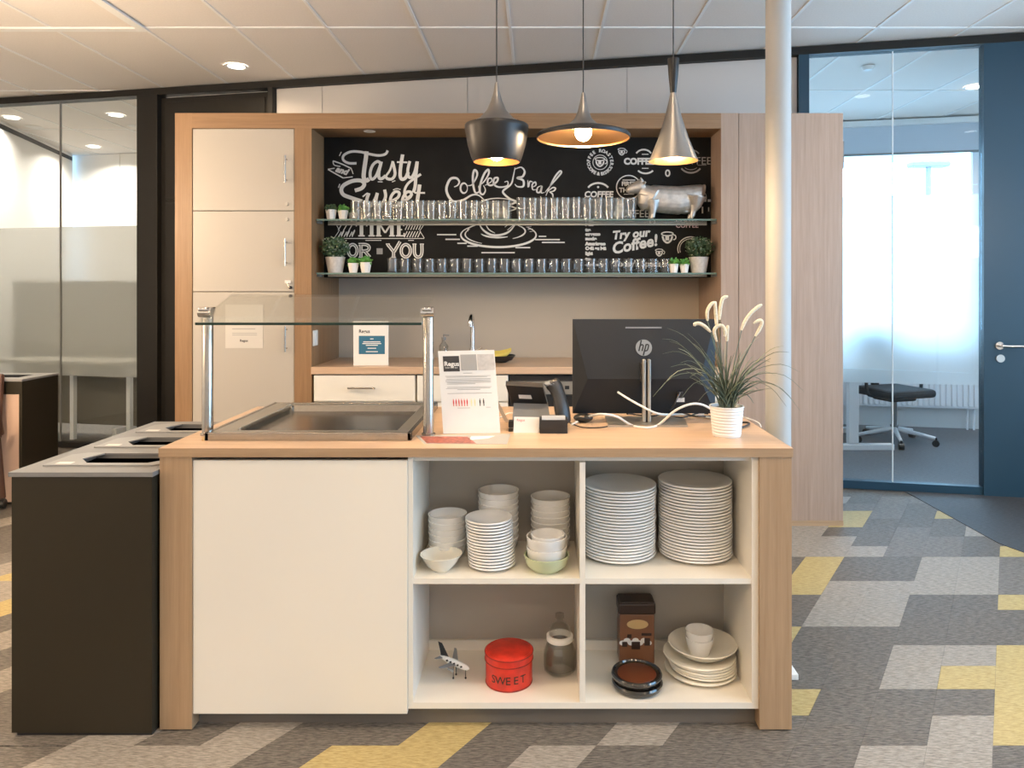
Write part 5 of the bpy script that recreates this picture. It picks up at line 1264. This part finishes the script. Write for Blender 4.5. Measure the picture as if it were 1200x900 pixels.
# second bin cabinet further back on the left
bc = thing('bin_cabinet', 'black bin cabinet with peach front panel at the far left', 'bin', (-3.6, 4.68, 0))
bx0_, bx1_ = -4.10, -3.326
MB().box(bx1_-.02, bx1_, 4.68, 5.03, 0, .80).box(bx0_, bx0_+.02, 4.68, 5.03, 0, .80).box(bx0_+.02, bx1_-.02, 4.70, 5.03, 0, .80).box(bx0_+.02, bx1_-.02, 4.68, 4.70, .72, .80).build('body', 'black_cabinet', bc)
MB().box(bx0_+.02, bx1_-.02, 4.685, 4.70, .02, .715, .001).build('front_panel', 'peach_panel', bc)
MB().box(bx0_-.003, bx1_+.003, 4.675, 5.035, .80, .814, .001).build('top', 'grey_lid', bc)
MB().box(-3.72, -3.42, 4.78, 4.92, .814, .8146).build('opening_shade', 'hole', bc)  # flat black sheet painted as the dark inside of an opening

# brown chair at the left edge
ch = thing('conference_chair', 'brown leather chair on black casters cut by the left edge', 'chair', (-3.58, 4.34, 0), .25)
MB().box(-.24, .24, -.23, .23, .44, .50, .02).build('seat', 'brown_leather', ch, True)
MB().box(-.23, .23, .20, .25, .50, .86, .018, Matrix.Translation((0, .20, .50)) @ Matrix.Rotation(-.12, 4, 'X') @ Matrix.Translation((0, -.20, -.50))).build('backrest', 'brown_leather', ch, True)
for sx in (-1, 1):
    MB().tube(smoothpath([(sx*.24, .20, .48), (sx*.27, .05, .66), (sx*.27, -.15, .66), (sx*.25, -.2, .47)], 4), .016, 8).build('armrest', 'brown_leather', ch, True)
    for sy in (-1, 1):
        MB().tube([(sx*.22, sy*.20, .45), (sx*.24, sy*.22, .07)], .018, 10).build('leg', 'brown_leather', ch, True)
        MB().cyl((sx*.24-.014, sy*.22, .031), (sx*.24+.014, sy*.22, .031), .030, 16).box(sx*.24-.010, sx*.24+.010, sy*.22-.012, sy*.22+.012, .03, .075).build('caster', 'black_plastic', ch, True)

# ------------------------------------------------------------------ meeting room behind the left glazing
sd_ = thing('acoustic_screen', 'taupe acoustic screen standing behind the frosted left glazing', 'screen', WP(U(90, .55), .55, 0))
MB().box(U(17, .55), U(163, .55), .53, .57, .09, 1.475, .01, WMAT).build('panel', 'taupe_fabric', sd_)
for px in (30, 150): MB().box(U(px, .55)-.02, U(px, .55)+.02, .38, .72, 0, .09, .004, WMAT).build('foot', 'white_metal', sd_)
mt = thing('meeting_table', 'white table with slim legs behind the frosted left glazing', 'table', WP(U(80, .3), .3, 0))
MB().box(U(22, .3), U(161, .3), .10, .46, .715, .745, .004, WMAT).build('table_top', 'white_laminate', mt)
for px in (30, 86, 152):
    MB().box(U(px, .28)-.02, U(px, .28)+.02, .26, .30, 0, .715, 0, WMAT).build('leg', 'white_metal', mt)

# ------------------------------------------------------------------ office behind the right glazing
dk_ = thing('office_desk', 'white office desk with T-shaped leg behind the right glazing', 'desk', (2.72, 6.7, 0))
MB().box(2.42, 3.09, 6.24, 7.20, .715, .740, .003).build('desktop', 'white_laminate', dk_)
for y in (6.30, 7.05):
    MB().box(2.692, 2.778, y-.03, y+.03, .055, .715, .004).build('leg', 'white_metal', dk_)
    MB().box(2.45, 3.085, y-.035, y+.035, 0, .052, .006).build('foot', 'white_metal', dk_)
MB().box(2.72, 2.75, 6.33, 7.02, .62, .70).build('crossbar', 'white_metal', dk_)
oc_ = thing('office_chair', 'dark office swivel chair with white star base in the office', 'chair', (XX(1048, 6.60), 6.60, 0), .3)
star = MB()
for i in range(5):
    a = 2*PI*i/5+.35
    MB().tube([(0.03*math.cos(a), .03*math.sin(a), .125), (.33*math.cos(a), .33*math.sin(a), .075)], [.022, .014], 10).build('base_arm', 'white_metal', oc_, True)
    p_ = Vector((.335*math.cos(a), .335*math.sin(a), 0)); t_ = Vector((-math.sin(a), math.cos(a), 0))*.022
    MB().cyl(p_+t_+Vector((0, 0, .031)), p_-t_+Vector((0, 0, .031)), .030, 16).cyl(p_+Vector((0, 0, .04)), p_+Vector((0, 0, .08)), .010, 8).build('caster', 'black_plastic', oc_, True)
MB().cyl((0, 0, .10), (0, 0, .16), .035).cyl((0, 0, .16), (0, 0, .40), .024).build('gas_lift', 'grey_plastic', oc_, True)
MB().box(-.14, .14, -.12, .12, .385, .425, .015).build('mechanism', 'black_fabric', oc_, True)
MB().box(-.25, .25, -.24, .24, .425, .50, .03).build('seat', 'black_fabric', oc_, True)
MB().box(-.23, .23, .20, .25, .56, 1.02, .025).box(-.03, .03, .22, .26, .42, .60).build('backrest', 'black_fabric', oc_, True)
for s_ in (-1, 1): MB().tube(smoothpath([(s_*.20, 0, .43), (s_*.30, 0, .46), (s_*.30, 0, .64), (s_*.29, -.06, .66)], 4), .015, 8).box(s_*.30-.035, s_*.30+.035, -.13, .10, .655, .68, .01).build('armrest', 'black_fabric', oc_, True)
rd = thing('radiator', 'white ribbed panel radiator under the office window', 'radiator', WP(U(1080, RB-.1), RB-.1, .2))
ru0, ru1 = U(985, RB-.1), U(1147, RB-.1)
MB().box(ru0, ru1, RB-.09, RB-.04, .21, .66, .004, WMAT).build('body', 'white_metal', rd)
n_ = int((ru1-ru0)/.05)
rib_me = None
for i in range(n_):
    u = ru0+(i+.5)*(ru1-ru0)/n_
    MB().box(u-.014, u+.014, RB-.106, RB-.09, .235, .64, .004, WMAT).build('rib', 'white_metal', rd)
MB().box(ru0, ru1, RB-.11, RB-.04, .66, .672, .002, WMAT).build('top_grille', 'white_metal', rd)
for u in (ru1-.09, ru1-.03):
    MB().tube([WP(u, RB-.065, .21), WP(u, RB-.065, .0)], .010, 8).build('pipe', 'white_metal', rd)
for u in (ru0+.2, ru1-.2):
    MB().box(u-.02, u+.02, RB-.04, RB, .3, .6, 0, WMAT).build('bracket', 'white_metal', rd)
